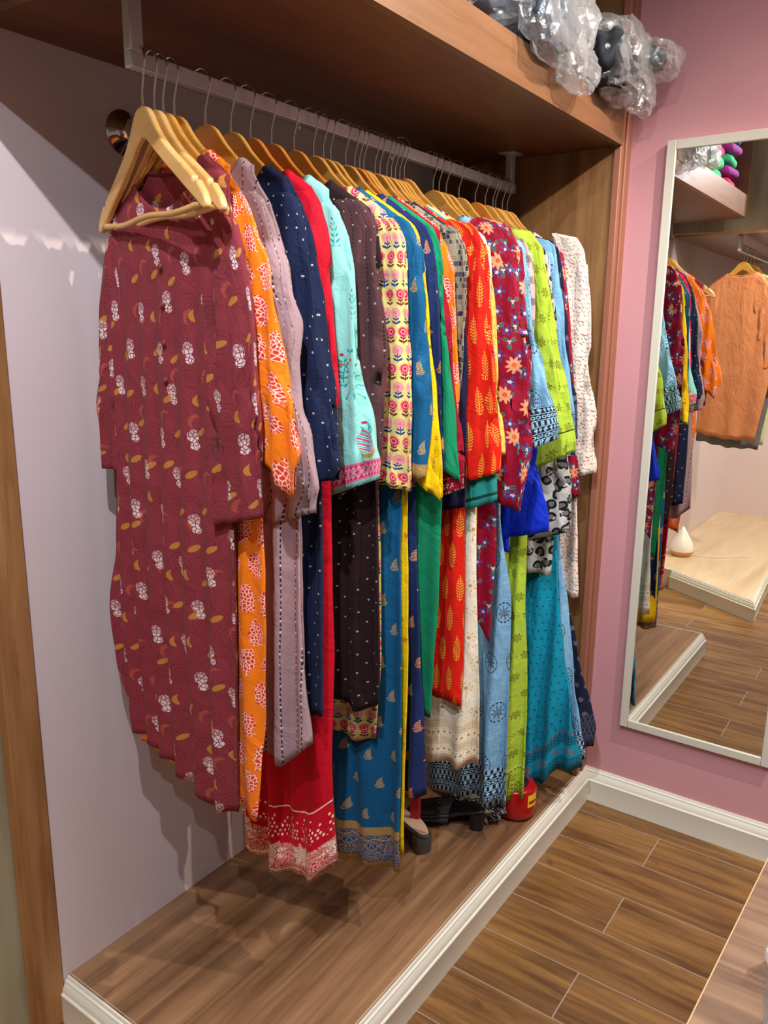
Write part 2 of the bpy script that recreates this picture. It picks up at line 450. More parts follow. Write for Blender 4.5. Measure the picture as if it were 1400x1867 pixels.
def f_aqua_sleeve(g, u, v, h):
    c = f_aqua(g, u, v, h + 0.0)
    # large sprig
    x = (g.fract(u/.13 + .42) - .5)*.13; y = h - .215
    a = g.atan2(y, g.abs(x)); rad = g.len(x, y)
    br = g.AND(g.abs(g.sin(a*5.0 + rad*26.0)) < .22, rad < .062, g.fract(rad*105.0) < .74)
    c = g.mix(g.AND(br, y > -.035), c, srgb(44, 160, 160))
    lf = g.AND(g.abs(g.sin(a*5.0 + rad*26.0 + .5)) < .33, g.rng(g.fract(rad*52.0), .15, .5), rad < .066, rad > .02, y > -.03)
    c = g.mix(lf, c, g.mix(g.fract(rad*26.0) > .5, srgb(168, 118, 74), srgb(44, 150, 150)))
    # chevron flower above the border
    y = h - .088
    chv = g.fract((y - g.abs(x)*.9)*95.0)
    body = g.AND(g.abs(x) < g.max(.026 - g.abs(y + .004)*.72, 0.0), y > -.022)
    c = g.mix(g.AND(body, chv < .38), c, srgb(214, 56, 108))
    c = g.mix(g.AND(body, g.rng(chv, .55, .75)), c, srgb(40, 158, 160))
    cres = g.AND(g.disc(x, y + .008, .026), g.disc(x, y - .004, .028) < .5)
    c = g.mix(cres, c, srgb(176, 140, 76))
    # pink band
    b = h - .012
    band = g.rng(h, .010, .050)
    c = g.mix(band, c, srgb(232, 150, 178))
    tri = g.abs(g.fract(u/.0085) - .5)*2.0
    t1 = g.AND(g.rng(h, .036, .0455), tri < (h - .036)/.0095)
    t2 = g.AND(g.rng(h, .0145, .024), tri < (.024 - h)/.0095)
    dm = g.abs(g.fract(u/.012) - .5)*.012 + g.abs(h - .030)*.8 < .0036
    c = g.mix(g.OR(t1, t2, dm), c, srgb(206, 40, 104))
    c = g.mix(g.OR(g.rng(h, .0465, .0482), g.rng(h, .0115, .0132), g.AND(g.rng(h, .0345, .036)), g.AND(g.rng(h, .024, .0255))), c, srgb(150, 110, 70))
    return c
def f_floral(g, u, v, h):
    c = srgb(226, 212, 128)
    x, y, r = g.cell(u, v, .026, .037, .5, 0, 0)
    row = g.mod(g.floor(v/.037), 2.0)
    yy = y - .006; rad = g.len(x, yy)
    odd = row > .5
    pe = g.flower(x, yy, 16, .0115, .07)
    c = g.mix(pe, c, g.mix(odd, srgb(230, 152, 152), srgb(236, 110, 128)))
    c = g.mix(g.AND(rad < .0080, odd), c, srgb(204, 36, 78))
    c = g.mix(g.AND(rad < .0052, odd), c, srgb(240, 190, 170))
    c = g.mix(rad < .0036, c, g.mix(odd, srgb(214, 120, 130), srgb(196, 30, 70)))
    stem = g.AND(g.abs(x) < .0009, g.rng(y, -.018, .0))
    l1 = g.ell(g.abs(x) - .0050, y + .0125, .0052, .0022, .55)
    l2 = g.ell(g.abs(x) - .0036, y + .0060, .0038, .0017, .6)
    c = g.mix(g.OR(stem, l1, l2), c, g.mix(odd, srgb(40, 62, 130), srgb(120, 44, 50)))
    return c
def paisley(base, gold, cx, cy, size=.014, border=None, b_h=0):
    def f(g, u, v, h):
        c = g.mix(g.noise(g.vec(u*22, v*5), 1, 2)*.5, base, (base[0]*.75, base[1]*.75, base[2]*.75, 1))
        x, y, r = g.cell(u, v, cx, cy, .5, .006, 2.0)
        sh = g.OR(g.drop(x, y - size*.1, size*1.05, .45), g.ell(x, y + size*.95, size*.62, size*.2), g.ell(x + size*.55, y + size*.55, size*.34, size*.16, .7), g.ell(x - size*.55, y + size*.55, size*.34, size*.16, -.7))
        ln = g.fract(g.len(x - size*.1, y + size*.25)*(3.6/size)) < .62
        c = g.mix(g.AND(sh, ln), c, gold)
        if border:
            c = g.mix(h < b_h, c, (base[0]*.55, base[1]*.5, base[2]*.75, 1))
            n = g.noise(g.vec(g.abs(g.fract(u/.07) - .5)*6.0, h*60.0), 1.5, 2, .5, 1.8)
            c = g.mix(g.AND(g.abs(g.fract(n*5.0) - .5) < .16, h < b_h), c, gold)
            e = g.OR(g.rng(h, b_h - .022, b_h), h < .014)
            k = g.fract((u + h)*160.0) < .5
            c = g.mix(e, c, g.mix(k, gold, (gold[0]*.5, gold[1]*.5, gold[2]*.5, 1)))
            wv = g.abs(h - b_h*.68 - g.sin(u*180.0)*.003) < .0012
            c = g.mix(wv, c, gold)
        return c
    return f
def f_lemon(g, u, v, h):
    c = srgb(238, 200, 6)
    n = g.noise(g.vec(u*26, v*26), 1.5, 2, .5, 1.5)
    c = g.mix(g.AND(g.abs(g.fract(n*6.0) - .5) < .055)*.8, c, srgb(212, 140, 0))
    x, y, r = g.cell(u, v, .045, .06, .5, .01, 2)
    c = g.mix(g.AND(g.flower(x, y, 6, .0085, .5), r > .7), c, srgb(198, 70, 30))
    return c
def f_green(g, u, v, h):
    c = g.mix(g.noise(g.vec(u*14, v*5), 1, 3, .6, 1.0), srgb(22, 146, 102), srgb(14, 122, 84))
    return c
def f_check(g, u, v, h):
    x, y, r = g.cell(u, v, .009, .012, .5, 0, 0)
    c = g.mix(r, srgb(124, 118, 98), srgb(176, 168, 142))
    c = g.mix(r > .55, c, srgb(70, 72, 84))
    c = g.mix(r > .82, c, srgb(40, 42, 66))
    c = g.mix(g.OR(g.abs(x) > .0040, g.abs(y) > .0052), c, srgb(148, 142, 118))
    return c
def f_scarlet(g, u, v, h):
    c = g.mix(g.noise(g.vec(u*18, v*5), 1, 2)*.6, srgb(226, 34, 14), srgb(196, 18, 10))
    gold = srgb(238, 170, 62)
    x, y, r = g.cell(u, v, .036, .082, .5, .003, 2.0)
    wd = g.sqrt(g.max(1.0 - (y + .004)*(y + .004)/(.031*.031), 0.0))*.0082
    stem = g.AND(g.abs(x) < .0008, g.abs(y) < .034)
    fy = g.fract((y - g.abs(x)*.8)/.0068)
    bud = g.AND(fy < .46, g.abs(x) < wd, g.abs(x) > .0020, g.abs(y) < .033)
    c = g.mix(g.OR(stem, bud), c, gold)
    return c
def f_creamgold(g, u, v, h):
    c = srgb(234, 226, 204); gold = srgb(190, 148, 74)
    x, y, r = g.cell(u, v, .046, .07, .5, .003, 2.0)
    q = g.flower(x, y, 8, .016, .35, 0.0)
    q2 = g.flower(x, y, 8, .0135, .38, 0.0) < .5
    c = g.mix(g.AND(q, g.OR(q2, g.disc(x, y, .004))), c, gold)
    c = g.mix(g.AND(g.abs(x) < .0008, g.rng(y, -.03, -.014)), c, gold)
    B = .118
    c = g.mix(h < B, c, srgb(240, 232, 212))
    def lat(a, b):
        k = .0075
        rr = g.ring((g.fract(u/k) - .5)*k, (g.fract((h - a)/k) - .5)*k, .0026, .0009)
        dd = g.disc((g.fract(u/k + .5) - .5)*k, (g.fract((h - a)/k + .5) - .5)*k, .0012)
        return g.AND(g.rng(h, a, b), 1.0 - g.OR(rr, dd)*.95)
    c = g.mix(g.OR(lat(.0, .0225), lat(.050, .0725), lat(.099, .1215)), c, srgb(196, 150, 78))
    for m_ in (.036, .086):
        k = .0135; xx = (g.fract(u/k) - .5)*k
        d = (g.abs(xx) + g.abs(h - m_)) < .0042
        dots = g.OR(g.disc((g.fract(u/.0068) - .5)*.0068, h - m_ - .0085, .0012), g.disc((g.fract(u/.0068) - .5)*.0068, h - m_ + .0085, .0012))
        c = g.mix(g.OR(d, dots), c, gold)
    return c
def f_crimson(g, u, v, h):
    c = g.mix(g.noise(g.vec(u*16, v*5), 1, 2)*.6, srgb(154, 8, 44), srgb(122, 4, 36))
    for i, (cx, cy, col, n, R, k) in enumerate(((.050, .056, srgb(84, 108, 104), 3, .019, .55), (.046, .050, srgb(62, 82, 160), 5, .0150, .5), (.072, .084, srgb(230, 164, 124), 9, .0215, .22))):
        x, y, r = g.cell(u + i*.023, v + i*.031, cx, cy, .5, .016, 11.0*i)
        f = g.flower(x, y, n, R, k, 1.3*i)
        on = g.AND(f, r > (.1, .0, .15)[i])
        c = g.mix(on, c, col)
        rad = g.len(x, y)
        ln = g.AND(on, g.abs(g.sin(g.atan2(y, x)*n + 1.3*i + 1.57)) < .16, rad > .003)
        c = g.mix(ln, c, (col[0]*.4, col[1]*.3, col[2]*.35, 1))
        c = g.mix(g.AND(on, rad < R*.26), c, (srgb(205, 225, 225), srgb(226, 226, 238), srgb(226, 96, 44))[i])
    return c
def geoband(g, u, h, c, base, dark, top):
    """stacked bands of printed bars, ovals and arches up to height top"""
    k = .0115
    row = g.floor(h/.017); fh = g.fract(h/.017)*.017 - .0085
    xx = (g.fract(u/k + g.mod(row, 2.0)*.5) - .5)*k
    rr = g.mod(row, 3.0)
    bars = g.abs(xx) < .0030
    ov = g.AND(g.ell(xx, fh, .0050, .0050), g.ell(xx, fh, .0026, .0022) < .5)
    ar = g.OR(g.disc(xx, fh - .001, .0040), g.abs(xx) < .0014)
    sel = g.mix(rr < .5, g.mix(rr < 1.5, ar, ov), bars)
    inb = h < top
    c = g.mix(inb, c, dark)
    q = g.n.new('ShaderNodeRGBToBW'); g.l.new(sel.k, q.inputs[0]); msk = V(g, q.outputs[0])
    c = g.mix(g.AND(inb, msk, g.abs(fh) < .0062), c, base)
    c = g.mix(g.AND(inb, g.abs(fh) > .0074), c, base)
    return c
def denim(base, dark, hi, top=.12, med=True):
    def f(g, u, v, h):
        sl = g.noise(g.vec(u*260, v*30), 1, 2); s2 = g.noise(g.vec(u*30, v*240), 1, 2)
        c = g.mix((sl + s2 - .8)*1.1, base, hi)
        if med:
            x, y, r = g.cell(u + .01, v, .062, .15, .5, .004, 1.0)
            rad = g.len(x*1.25, y*.8); a = g.atan2(y, x)
            out = g.AND(g.abs(rad - .0225) < .0016, g.fract(a*3.2) < .6)
            pet = g.AND(g.flower(x*1.2, y*.85, 8, .0185, .4), g.fract(rad*330.0) < .55)
            c = g.mix(g.OR(out, pet), c, dark)
            c = g.mix(g.AND(g.ell(x, y + .008, .009, .0035), g.fract(x*400) < .5), c, srgb(130, 50, 60))
        return geoband(g, u, h, c, hi, dark, top)
    return f
def f_plaid(g, u, v, h):
    c = srgb(206, 172, 168)
    a = g.fract(u/.045) < .38; b = g.fract(v/.052) < .34
    c = g.mix(a*.55, c, srgb(78, 66, 74)); c = g.mix(b*.6, c, srgb(70, 60, 70))
    return c
def f_lime(g, u, v, h):
    c = g.mix(g.noise(g.vec(u*30, v*8), 1, 2)*.5, srgb(172, 200, 62), srgb(152, 182, 50))
    x, y, r = g.cell(u, v, .038, .062, .5, .003, 1.0)
    br = srgb(84, 66, 20)
    m_ = g.flower(x*1.2, y*.9, 7, .0125, .2)
    sc = g.abs(g.fract(g.len(g.fract(u*130.0) - .5, g.fract(v*130.0) - .5)*3.0) - .5) < .2
    m3 = g.flower(x*1.2, y*.9, 7, .0108, .2)
    c = g.mix(g.OR(g.AND(m_, sc), g.AND(m_, m3 < .5)), c, br)
    u2 = u + .019
    x, y, r = g.cell(u2, v, .038, .062, .5, .003, 1.0)
    ax = g.abs(x); ay = g.abs(y)
    c = g.mix(g.OR(g.disc(ax - .0032, y, .0011), g.disc(x, ay - .0032, .0011)), c, srgb(60, 50, 24))
    return c
def f_limehem(g, u, v, h):
    c = f_lime(g, u, v, h); br = srgb(92, 84, 40); k = .013
    c = g.mix(h < .102, c, srgb(170, 196, 50))
    la = g.AND(h < .052, g.ring((g.fract(u/k) - .5)*k, (g.fract(h/k) - .5)*k, .0048, .0011))
    xx = (g.fract(u/.05) - .5)*.05
    tree = g.AND(g.flower(xx, h - .07, 6, .018, .45), g.fract(g.len(xx, h - .07)*330) < .55)
    tr = g.AND(g.abs(xx) < .001, g.rng(h, .05, .095))
    c = g.mix(g.OR(la, tree, tr, g.AND(g.rng(h, .092, .097), g.fract(u*150) < .5)), c, br)
    c = g.mix(g.rng(h, .1, .1025), c, srgb(222, 214, 150))
    return c
def f_leopard(g, u, v, h):
    c = g.mix(g.noise(g.vec(u*300, v*300), 1, 2), srgb(196, 196, 196), srgb(158, 158, 158))
    d = g.voro(g.vec(u + g.noise(g.vec(u*40, v*40), 1, 2)*.012, v), 27.0, 'F1', .85)
    n = g.noise(g.vec(u*50, v*50), 1, 2)
    rg = g.AND(d < .40, d > .20, n > .40)
    c = g.mix(rg, c, srgb(22, 22, 24)); c = g.mix((d < .20)*.85, c, srgb(78, 78, 80))
    return c
def f_cross(g, u, v, h):
    c = g.mix(g.noise(g.vec(u*120, v*14), 1, 2)*.7, srgb(10, 148, 180), srgb(4, 122, 154))
    x, y, r = g.cell(u, v, .017, .026, .5, 0, 0); dk = srgb(18, 52, 88)
    pl = g.OR(g.AND(g.abs(x) < .0008, g.abs(y) < .0034), g.AND(g.abs(y) < .0008, g.abs(x) < .0034))
    c = g.mix(pl, c, dk)
    B = .125
    c = g.mix(h < B, c, srgb(12, 128, 158))
    fh = g.fract(h/.010)
    c = g.mix(g.AND(h < B, fh < .22), c, dk)
    wv = g.AND(g.rng(fh, .45, .8), g.fract(u*130.0 + fh) < .5, h < B)
    c = g.mix(wv, c, dk)
    z = g.rng(h, .045, .085)
    c = g.mix(z, c, srgb(12, 142, 172))
    x = (g.fract(u/.026) - .5)*.026; y = h - .065 - g.sin(u/.026*2*PI)*.006
    c = g.mix(g.AND(z, g.flower(x, y, 5, .0085, .4)), c, srgb(178, 66, 84))
    c = g.mix(g.AND(g.rng(h, .118, .123), g.fract(u*120) < .6), c, srgb(170, 80, 80))
    return c
def f_navydot(g, u, v, h):
    c = srgb(24, 30, 54); x, y, r = g.cell(u, v, .030, .044, .5, .002, 0)
    c = g.mix(g.AND(g.flower(x, y, 6, .0088, .14), g.fract((g.abs(x) + y)*420) < .62), c, srgb(112, 114, 134))
    return geoband(g, u, h, c, srgb(24, 30, 54), srgb(70, 74, 96), .11)
def f_blossom(g, u, v, h):
    c = srgb(226, 214, 204)
    x, y, r = g.cell(u, v, .0115, .0125, .5, .0035, 4.0)
    lf = g.OR(g.ell(x - .0028, y + .001, .0032, .0010, .8), g.ell(x + .002, y - .002, .0028, .0009, -.7))
    c = g.mix(g.AND(lf, r < .72), c, srgb(60, 64, 60))
    c = g.mix(g.AND(g.flower(x, y - .001, 5, .0026, .3), r > .42), c, srgb(184, 36, 44))
    return c
def f_butter(g, u, v, h):
    c = srgb(236, 196, 96); x, y, r = g.cell(u, v, .018, .022, .5, .002, 0)
    c = g.mix(g.AND(g.flower(x, y, 6, .006, .3), g.disc(x, y, .002) < .5), c, srgb(202, 140, 52))
    return c
def f_wine(g, u, v, h):
    c = srgb(150, 12, 40)
    c = g.mix(g.AND(h < .006, g.fract(u/.008) < .55), c, srgb(228, 200, 180))
    x = (g.fract(u/.03) - .5)*.03
    c = g.mix(g.AND(g.flower(x, h - .022, 6, .009, .4), g.disc(x, h - .022, .003) < .5), c, srgb(230, 196, 190))
    c = g.mix(g.AND(g.abs(h - .040) < .0015, g.fract(u*200) < .5), c, srgb(232, 200, 180))
    return c
def f_tealcuff(g, u, v, h):
    c = g.mix(g.noise(g.vec(u*30, v*8), 1, 2)*.5, srgb(44, 150, 140), srgb(30, 128, 120))
    return g.mix(g.rng(h, .018, .026), c, srgb(24, 60, 60))
def f_lime_sleeve(g, u, v, h):
    c = f_lime(g, u, v, h)
    return g.mix(g.rng(h, .072, .0755), c, srgb(24, 30, 20))

FAB = {
 'maroon': (fabric('maroon_printed_cotton', f_maroon), None),
 'orange': (fabric('orange_floral_cotton', f_orange), None),
 'mauve': (fabric('mauve_stitched_cotton', stitched(srgb(166, 140, 146), srgb(54, 40, 48), srgb(236, 230, 228), .026)), None),
 'navy': (fabric('navy_sequinned_cotton', sequins(srgb(24, 34, 66), srgb(206, 206, 200), .027, .022, srgb(8, 12, 28))), None),
 'red': (fabric('red_bordered_cotton', f_redhem, .7), fabric('red_plain_cotton', f_red, .7)),
 'aqua': (fabric('aqua_printed_cotton', f_aqua), fabric('aqua_bordered_sleeve', f_aqua_sleeve)),
 'brown': (fabric('brown_sequinned_shaded', sequins(srgb(40, 22, 26), srgb(190, 186, 176), .026, .024, srgb(20, 10, 12))),  # body colour darkened for the shadow it hangs in
           fabric('brown_sleeve_lit', sequins(srgb(84, 52, 56), srgb(196, 186, 180), .032, .030, srgb(34, 18, 22)))),  # same kurta's brown, painted lighter as the lit sleeve
 'floral': (fabric('yellow_block_flower_cotton', f_floral), None),
 'blue': (fabric('peacock_blue_cotton', paisley(srgb(14, 92, 138), srgb(190, 156, 96), .062, .078, .0135, True, .108), .7), fabric('peacock_blue_sleeve', paisley(srgb(14, 92, 138), srgb(190, 156, 96), .062, .085, .0135, True, .030), .7)),
 'lemon': (fabric('bright_yellow_cotton', f_lemon, .7), None),
 'motif': (fabric('dark_blue_motif_cotton', paisley(srgb(26, 44, 96), srgb(208, 140, 96), .052, .085, .0135), .8), None),
 'green': (fabric('emerald_cotton', f_green), None),
 'wine': (fabric('wine_lace_cotton', f_wine), None),
 'tangerine': (fabric('tangerine_floral_cotton', f_orange), None),
 'check': (fabric('grey_brick_check_cotton', f_check), None),
 'indigo': (fabric('plain_indigo_cotton', lambda g, u, v, h: srgb(28, 28, 62)), None),
 'scarlet': (fabric('scarlet_leaf_cotton', f_scarlet, .7), None),
 'teal_cuff': (fabric('teal_cotton', f_tealcuff), None),
 'cream_gold': (fabric('cream_gold_cotton', f_creamgold), None),
 'buttercup': (fabric('buttercup_floral_cotton', f_butter), None),
 'crimson': (fabric('crimson_floral_crepe', f_crimson, .6), None),
 'denim': (fabric('light_blue_block_print', denim(srgb(108, 160, 200), srgb(24, 28, 52), srgb(156, 198, 226), .115)), fabric('light_blue_sleeve', denim(srgb(120, 176, 214), srgb(40, 40, 56), srgb(160, 208, 232), .105, True))),
 'plaid': (fabric('pink_plaid_cotton', f_plaid), None),
 'royal': (fabric('royal_blue_crinkle', lambda g, u, v, h: srgb(10, 46, 196), .5, 1.5), None),
 'lime': (fabric('lime_medallion_cotton', f_limehem), fabric('lime_sleeve_cotton', f_lime_sleeve)),
 'leopard': (fabric('grey_leopard_knit', f_leopard), None),
 'teal_cross': (fabric('turquoise_cross_cotton', f_cross), None),
 'sky': (fabric('pale_blue_block_print', denim(srgb(116, 168, 206), srgb(24, 30, 58), srgb(166, 204, 230), .10)), fabric('pale_blue_sleeve', denim(srgb(116, 168, 206), srgb(30, 34, 60), srgb(150, 200, 228), .13, False))),
 'navy_dot': (fabric('navy_leaf_dot_cotton', f_navydot), None),
 'berry': (fabric('berry_floral_crepe', f_crimson, .6), None),
 'blossom': (fabric('cream_blossom_chiffon', f_blossom), None),
 'peach': (fabric('peach_orange_silk', lambda g, u, v, h: g.mix(g.noise(g.vec(u*20, v*6), 1, 2), srgb(232, 158, 112), srgb(222, 140, 92)), .5), None),
 'silver': (fabric('silver_grey_cotton', lambda g, u, v, h: srgb(120, 118, 122)), None),
 'acid': (fabric('acid_yellow_cotton', lambda g, u, v, h: srgb(220, 214, 30)), None),
 'ivory': (fabric('ivory_cotton', lambda g, u, v, h: srgb(214, 220, 208)), None),
}

# ------------------------------------------------------------------ the room
def struct(o): o['kind'] = 'structure'; return o
H = .112; ZS = 2.081; ZS2 = 2.171; YF = 1.582; YP = 1.500; XF = .627
struct(MB().box(-.3, 4.2, -4.2, 1.9, -.1, 0).build('floor', M_floor))
struct(MB().box(-.3, 4.2, -4.2, 1.9, 2.95, 3.05).build('ceiling', M_ceil))
struct(MB().box(-.12, 0, -.012, 1.9, 0, 2.95).build('wall_left', M_wallw))
struct(MB().box(-.12, 0, -4.1, -1.10, 0, 2.95).build('wall_left_near', M_wallw))
struct(MB().box(0, 4.2, YF, 1.9, 0, 2.95).build('wall_far', M_wallp))
struct(MB().box(-.12, 4.2, -4.2, -4.1, 0, 2.95).build('wall_near', M_wallp))

# platform (top board and sides)
struct(MB().box(0, .6218, 0, YF, 0, H - .0005).build('platform', M_platform))

# white skirting: a moulded profile swept along the platform and the far wall
PROF = [(.0, H+.0015), (.004, H+.0015), (.0055, H-.002), (.006, H-.005), (.010, H-.0065), (.011, H-.009), (.010, H-.011), (.012, H-.014), (.0165, H-.022), (.0185, H-.030), (.0185, H-.033),
        (.022, H-.0345), (.0235, H-.037), (.0225, H-.040), (.0225, 0)]
def skirting(name, path):
    """path: list of (point, outward direction) ; mitred"""
    mb = MB(); rows = []
    for (x, y), (dx, dy) in path:
        rows.append([mb.bm.verts.new((x + dx*d, y + dy*d, z)) for d, z in PROF] + [mb.bm.verts.new((x - dx*.006, y - dy*.006, H+.0015)), mb.bm.verts.new((x - dx*.006, y - dy*.006, 0))])
    for a, b in zip(rows, rows[1:]):
        n = len(a)
        for i in range(n): mb.bm.faces.new((a[i], a[(i+1) % n], b[(i+1) % n], b[i]))
    mb.bm.faces.new(rows[0]); mb.bm.faces.new(rows[-1][::-1])
    return struct(mb.build(name, M_white, smooth=True, sharp=.5))
skirting('baseboard_left', [((.004, 0), (0, -1)), ((.6218, 0), (1, -1)), ((.6218, YF - .0), (1, -1))])
skirting('baseboard_far', [((.6218, YF), (1, -1)), ((4.2, YF), (0, -1))])

# side panel and its moulded front edge at the far end of the niche
struct(MB().box(.001, .604, YP, YF, H, 2.95).build('wall_niche_side', M_panel))
mb = MB()
for y0, y1, x1 in ((YP-.006, YP+.018, .626), (YP+.018, YP+.032, .616), (YP+.032, YP+.050, .628), (YP+.050, YP+.058, .614), (YP+.058, YF, .624)):
    mb.box(.604, x1, y0, y1, H + .002, 2.95)
struct(mb.build('trim_1', M_mould, bevel=.003))

# shelf over the rail, its back wall above belongs to wall_left
sh = empty('display_shelf', (.3, .78, ZS))
tag(sh, 'thick brown wood-look shelf running over the clothes rail', 'shelf')
def part(o, p): o.parent = p; o.matrix_parent_inverse = Matrix.Translation(-p.location) if p.rotation_euler.z == 0 else p.matrix_basis.inverted(); return o
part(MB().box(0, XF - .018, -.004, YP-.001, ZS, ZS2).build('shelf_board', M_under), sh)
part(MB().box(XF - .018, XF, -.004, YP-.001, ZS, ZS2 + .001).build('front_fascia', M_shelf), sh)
# panel closing the shelf bay at its near end, and the grey laminate bulkhead over the gap
struct(MB().box(.001, .626, -.024, -.005, ZS, 2.95).build('wall_bay_side', M_shelf))
struct(MB().box(0, .72, -.130, -.110, 2.040, 2.95).build('wall_bulkhead', M_green))
struct(MB().box(-.03, .004, -.084, -.012, 0, 2.016).build('trim_2', M_post, bevel=.004))
struct(MB().box(-.12, -.03, -1.10, -.012, 0, 2.95).build('wall_recess', M_green))

# second bay (seen in the mirror)
struct(MB().box(0, .70, -3.6, -1.10, 2.14, 2.24).build('shelf_bay_second', M_shelf))
mb = MB(); pl = [(.002, -1.10), (.19, -1.04), (.726, -.70), (.690, -1.2), (.66, -3.08), (.002, -3.08)]
a = [mb.bm.verts.new((x, y, 0)) for x, y in pl]; b = [mb.bm.verts.new((x, y, H)) for x, y in pl]
mb.bm.faces.new(a[::-1]); mb.bm.faces.new(b)
for i in range(len(pl)): mb.bm.faces.new((a[i], a[(i+1) % 6], b[(i+1) % 6], b[i]))
M_platform2 = wood('pale_platform_laminate', srgb(196, 172, 138), srgb(222, 202, 170), srgb(176, 150, 116), 1, .8, .3, seed=6.0, streak=8)
struct(mb.build('platform_second', M_platform2))
def nrm(a, b): d = Vector(b) - Vector(a); d.normalize(); return Vector((d.y, -d.x))
n1, n2 = nrm(pl[2], pl[1]), nrm(pl[3], pl[2])
mi = (n1 + n2)/(1 + n1.dot(n2))
skirting('baseboard_near', [(pl[1], tuple(n1)), (pl[2], tuple(mi)), (pl[3], tuple(n2)), (pl[4], tuple(n2))])
struct(MB().box(0, .72, -3.12, -3.08, 0, 2.95).build('wall_second_side', M_wallw))

# ------------------------------------------------------------------ mirror
mx0, mx1, mz0, mz1, my = .733, 1.187, .307, 2.0925, YF - .024
mt = empty('wall_mirror', ((mx0+mx1)/2, YF - .012, mz0)); tag(mt, 'tall rectangular wall mirror in a thin off-white frame on the pink wall', 'mirror')
mb = MB(); fw = .026
mb.box(mx0, mx0+fw, my, YF-.001, mz0, mz1); mb.box(mx1-fw, mx1, my, YF-.001, mz0, mz1)
mb.box(mx0+fw, mx1-fw, my, YF-.001, mz0, mz0+fw); mb.box(mx0+fw, mx1-fw, my, YF-.001, mz1-fw, mz1)
part(mb.build('frame', M_frame, bevel=.002), mt)
part(MB().box(mx0+fw, mx1-fw, my+.005, my+.010, mz0+fw, mz1-fw).build('mirror_glass', M_mirror), mt)

# ------------------------------------------------------------------ clothes rail
rail = empty('clothes_rail', (.32, .7, 1.985)); tag(rail, 'square brushed steel clothes rail hung below the brown shelf', 'clothes rail')
RB, RT = 1.970, 1.996
part(MB().box(.311, .330, .054, 1.440, RB, RT).build('crossbar', M_steel, bevel=.0015), rail)
part(MB().box(.311, .330, .054, .079, RT-.001, ZS-.001).build('post', M_steel, bevel=.0015), rail)
part(MB().box(.311, .330, 1.405, 1.430, RT-.001, ZS-.001).build('post', M_steel, bevel=.0015), rail)
part(MB().box(.295, .346, 1.388, 1.447, ZS-.005, ZS-.0005).build('mounting_plate', M_steel, bevel=.001), rail)
for y in (.47, .80):
    part(MB().lathe([(.0001, -.012), (.003, -.010), (.004, -.004), (.0022, 0), (.0022, .004)], (.3205, y, RB-.001), seg=12).build('screw', M_chrome, smooth=True), rail)

fl = empty('wall_flange', (0, .286, 1.955)); tag(fl, 'round chrome flange fixed on the pale wall behind the first hangers', 'flange')
part(MB().lathe([(.045, 0.0005), (.045, .003), (.041, .006), (.030, .012), (.020, .020), (.0155, .028), (.0145, .036), (.0145, .048)], (0, .286, 1.955), 'x', 48).build('cover_plate', M_chrome, smooth=True, sharp=.5), fl)
part(MB().lathe([(.017, .040), (.0195, .043), (.0195, .060), (.017, .064), (.0001, .064)], (0, .286, 1.955), 'x', 8).build('hex_collar', M_chrome), fl)

# ------------------------------------------------------------------ hangers
def hanger_wood(name, c1, c2, c3): return wood(name, c1, c2, c3, 0, 3.0, .3, world=False, streak=6)
HW = [hanger_wood('honey_beech', srgb(200, 154, 90), srgb(224, 182, 116), srgb(176, 126, 66)),
      hanger_wood('golden_beech', srgb(190, 134, 58), srgb(216, 164, 82), srgb(160, 104, 38)),
      hanger_wood('amber_beech', srgb(188, 112, 40), srgb(214, 140, 60), srgb(158, 86, 26))]
UP = [(0, 0), (.010, -.0008), (.019, -.004), (.028, -.011), (.037, -.022), (.048, -.036), (.064, -.052), (.085, -.070), (.11, -.0865), (.14, -.106), (.17, -.126), (.192, -.142), (.206, -.155), (.213, -.168), (.214, -.176)]
LO = [(.208, -.180), (.200, -.1765), (.185, -.166), (.160, -.150), (.12, -.124), (.08, -.098), (.045, -.074), (.018, -.054), (0, -.046)]
def up_z(s):
    s = abs(s); return lerp([(a, b) for a, b in UP[:-1]], s)
def make_hanger(mat, bar=True, notch=False, wk=1.0):
    r = empty('clothes_hanger', (.33, 0, 1.913))
    up = list(UP)
    if notch:
        up = [p for p in UP if not .165 < p[0] < .195]
        i = [k for k, p in enumerate(up) if p[0] > .195][0]
        up[i:i] = [(.168, -.1245), (.1735, -.1265), (.1745, -.133), (.180, -.1375), (.1855, -.134), (.190, -.139)]
    half = up + LO
    half = [(s if s < .1 else .1 + (s - .1)*wk, z) for s, z in half]
    pts = [(s, z) for s, z in half] + [(-s, z) for s, z in half[::-1][1:-1]]
    mb = MB(); mb.poly_extrude(pts, .0062 if wk == 1.0 else .0054)
    w_ = mb.build('hanger_body', mat, r, bevel=.0030)
    if bar:
        mb = MB(); mb.tube([(s, .001*math.sin(s*40), -.1715 + .0028*math.cos(s*30)) for s in [(-1 + k/10)*(.1 + .1*wk) for k in range(21)]], .0052, 10)
        mb.build('trouser_bar', mat, r, smooth=True)
    # hook: shaft, kink, then a near-circle over the rail
    cz = .0695; R = .0235; cx = -.0095
    pts = [(0, 0, -.004), (0, 0, .020), (.0005, 0, .026)]
    for k in range(0, 17):
        a = math.radians(-22 + k*(222/16)); pts.append((cx + R*math.cos(a), 0, cz + R*math.sin(a)))
    mb = MB(); mb.tube(pts, .0017, 8); mb.build('hook', M_chrome, r, smooth=True)
    mb = MB(); mb.lathe([(.0001, -.002), (.0036, -.002), (.0036, .002), (.0022, .003), (.0022, .024), (.0001, .024)], (0, 0, 0), seg=12)
    mb.build('ferrule', M_chrome, r, smooth=True, sharp=.6)
    return r
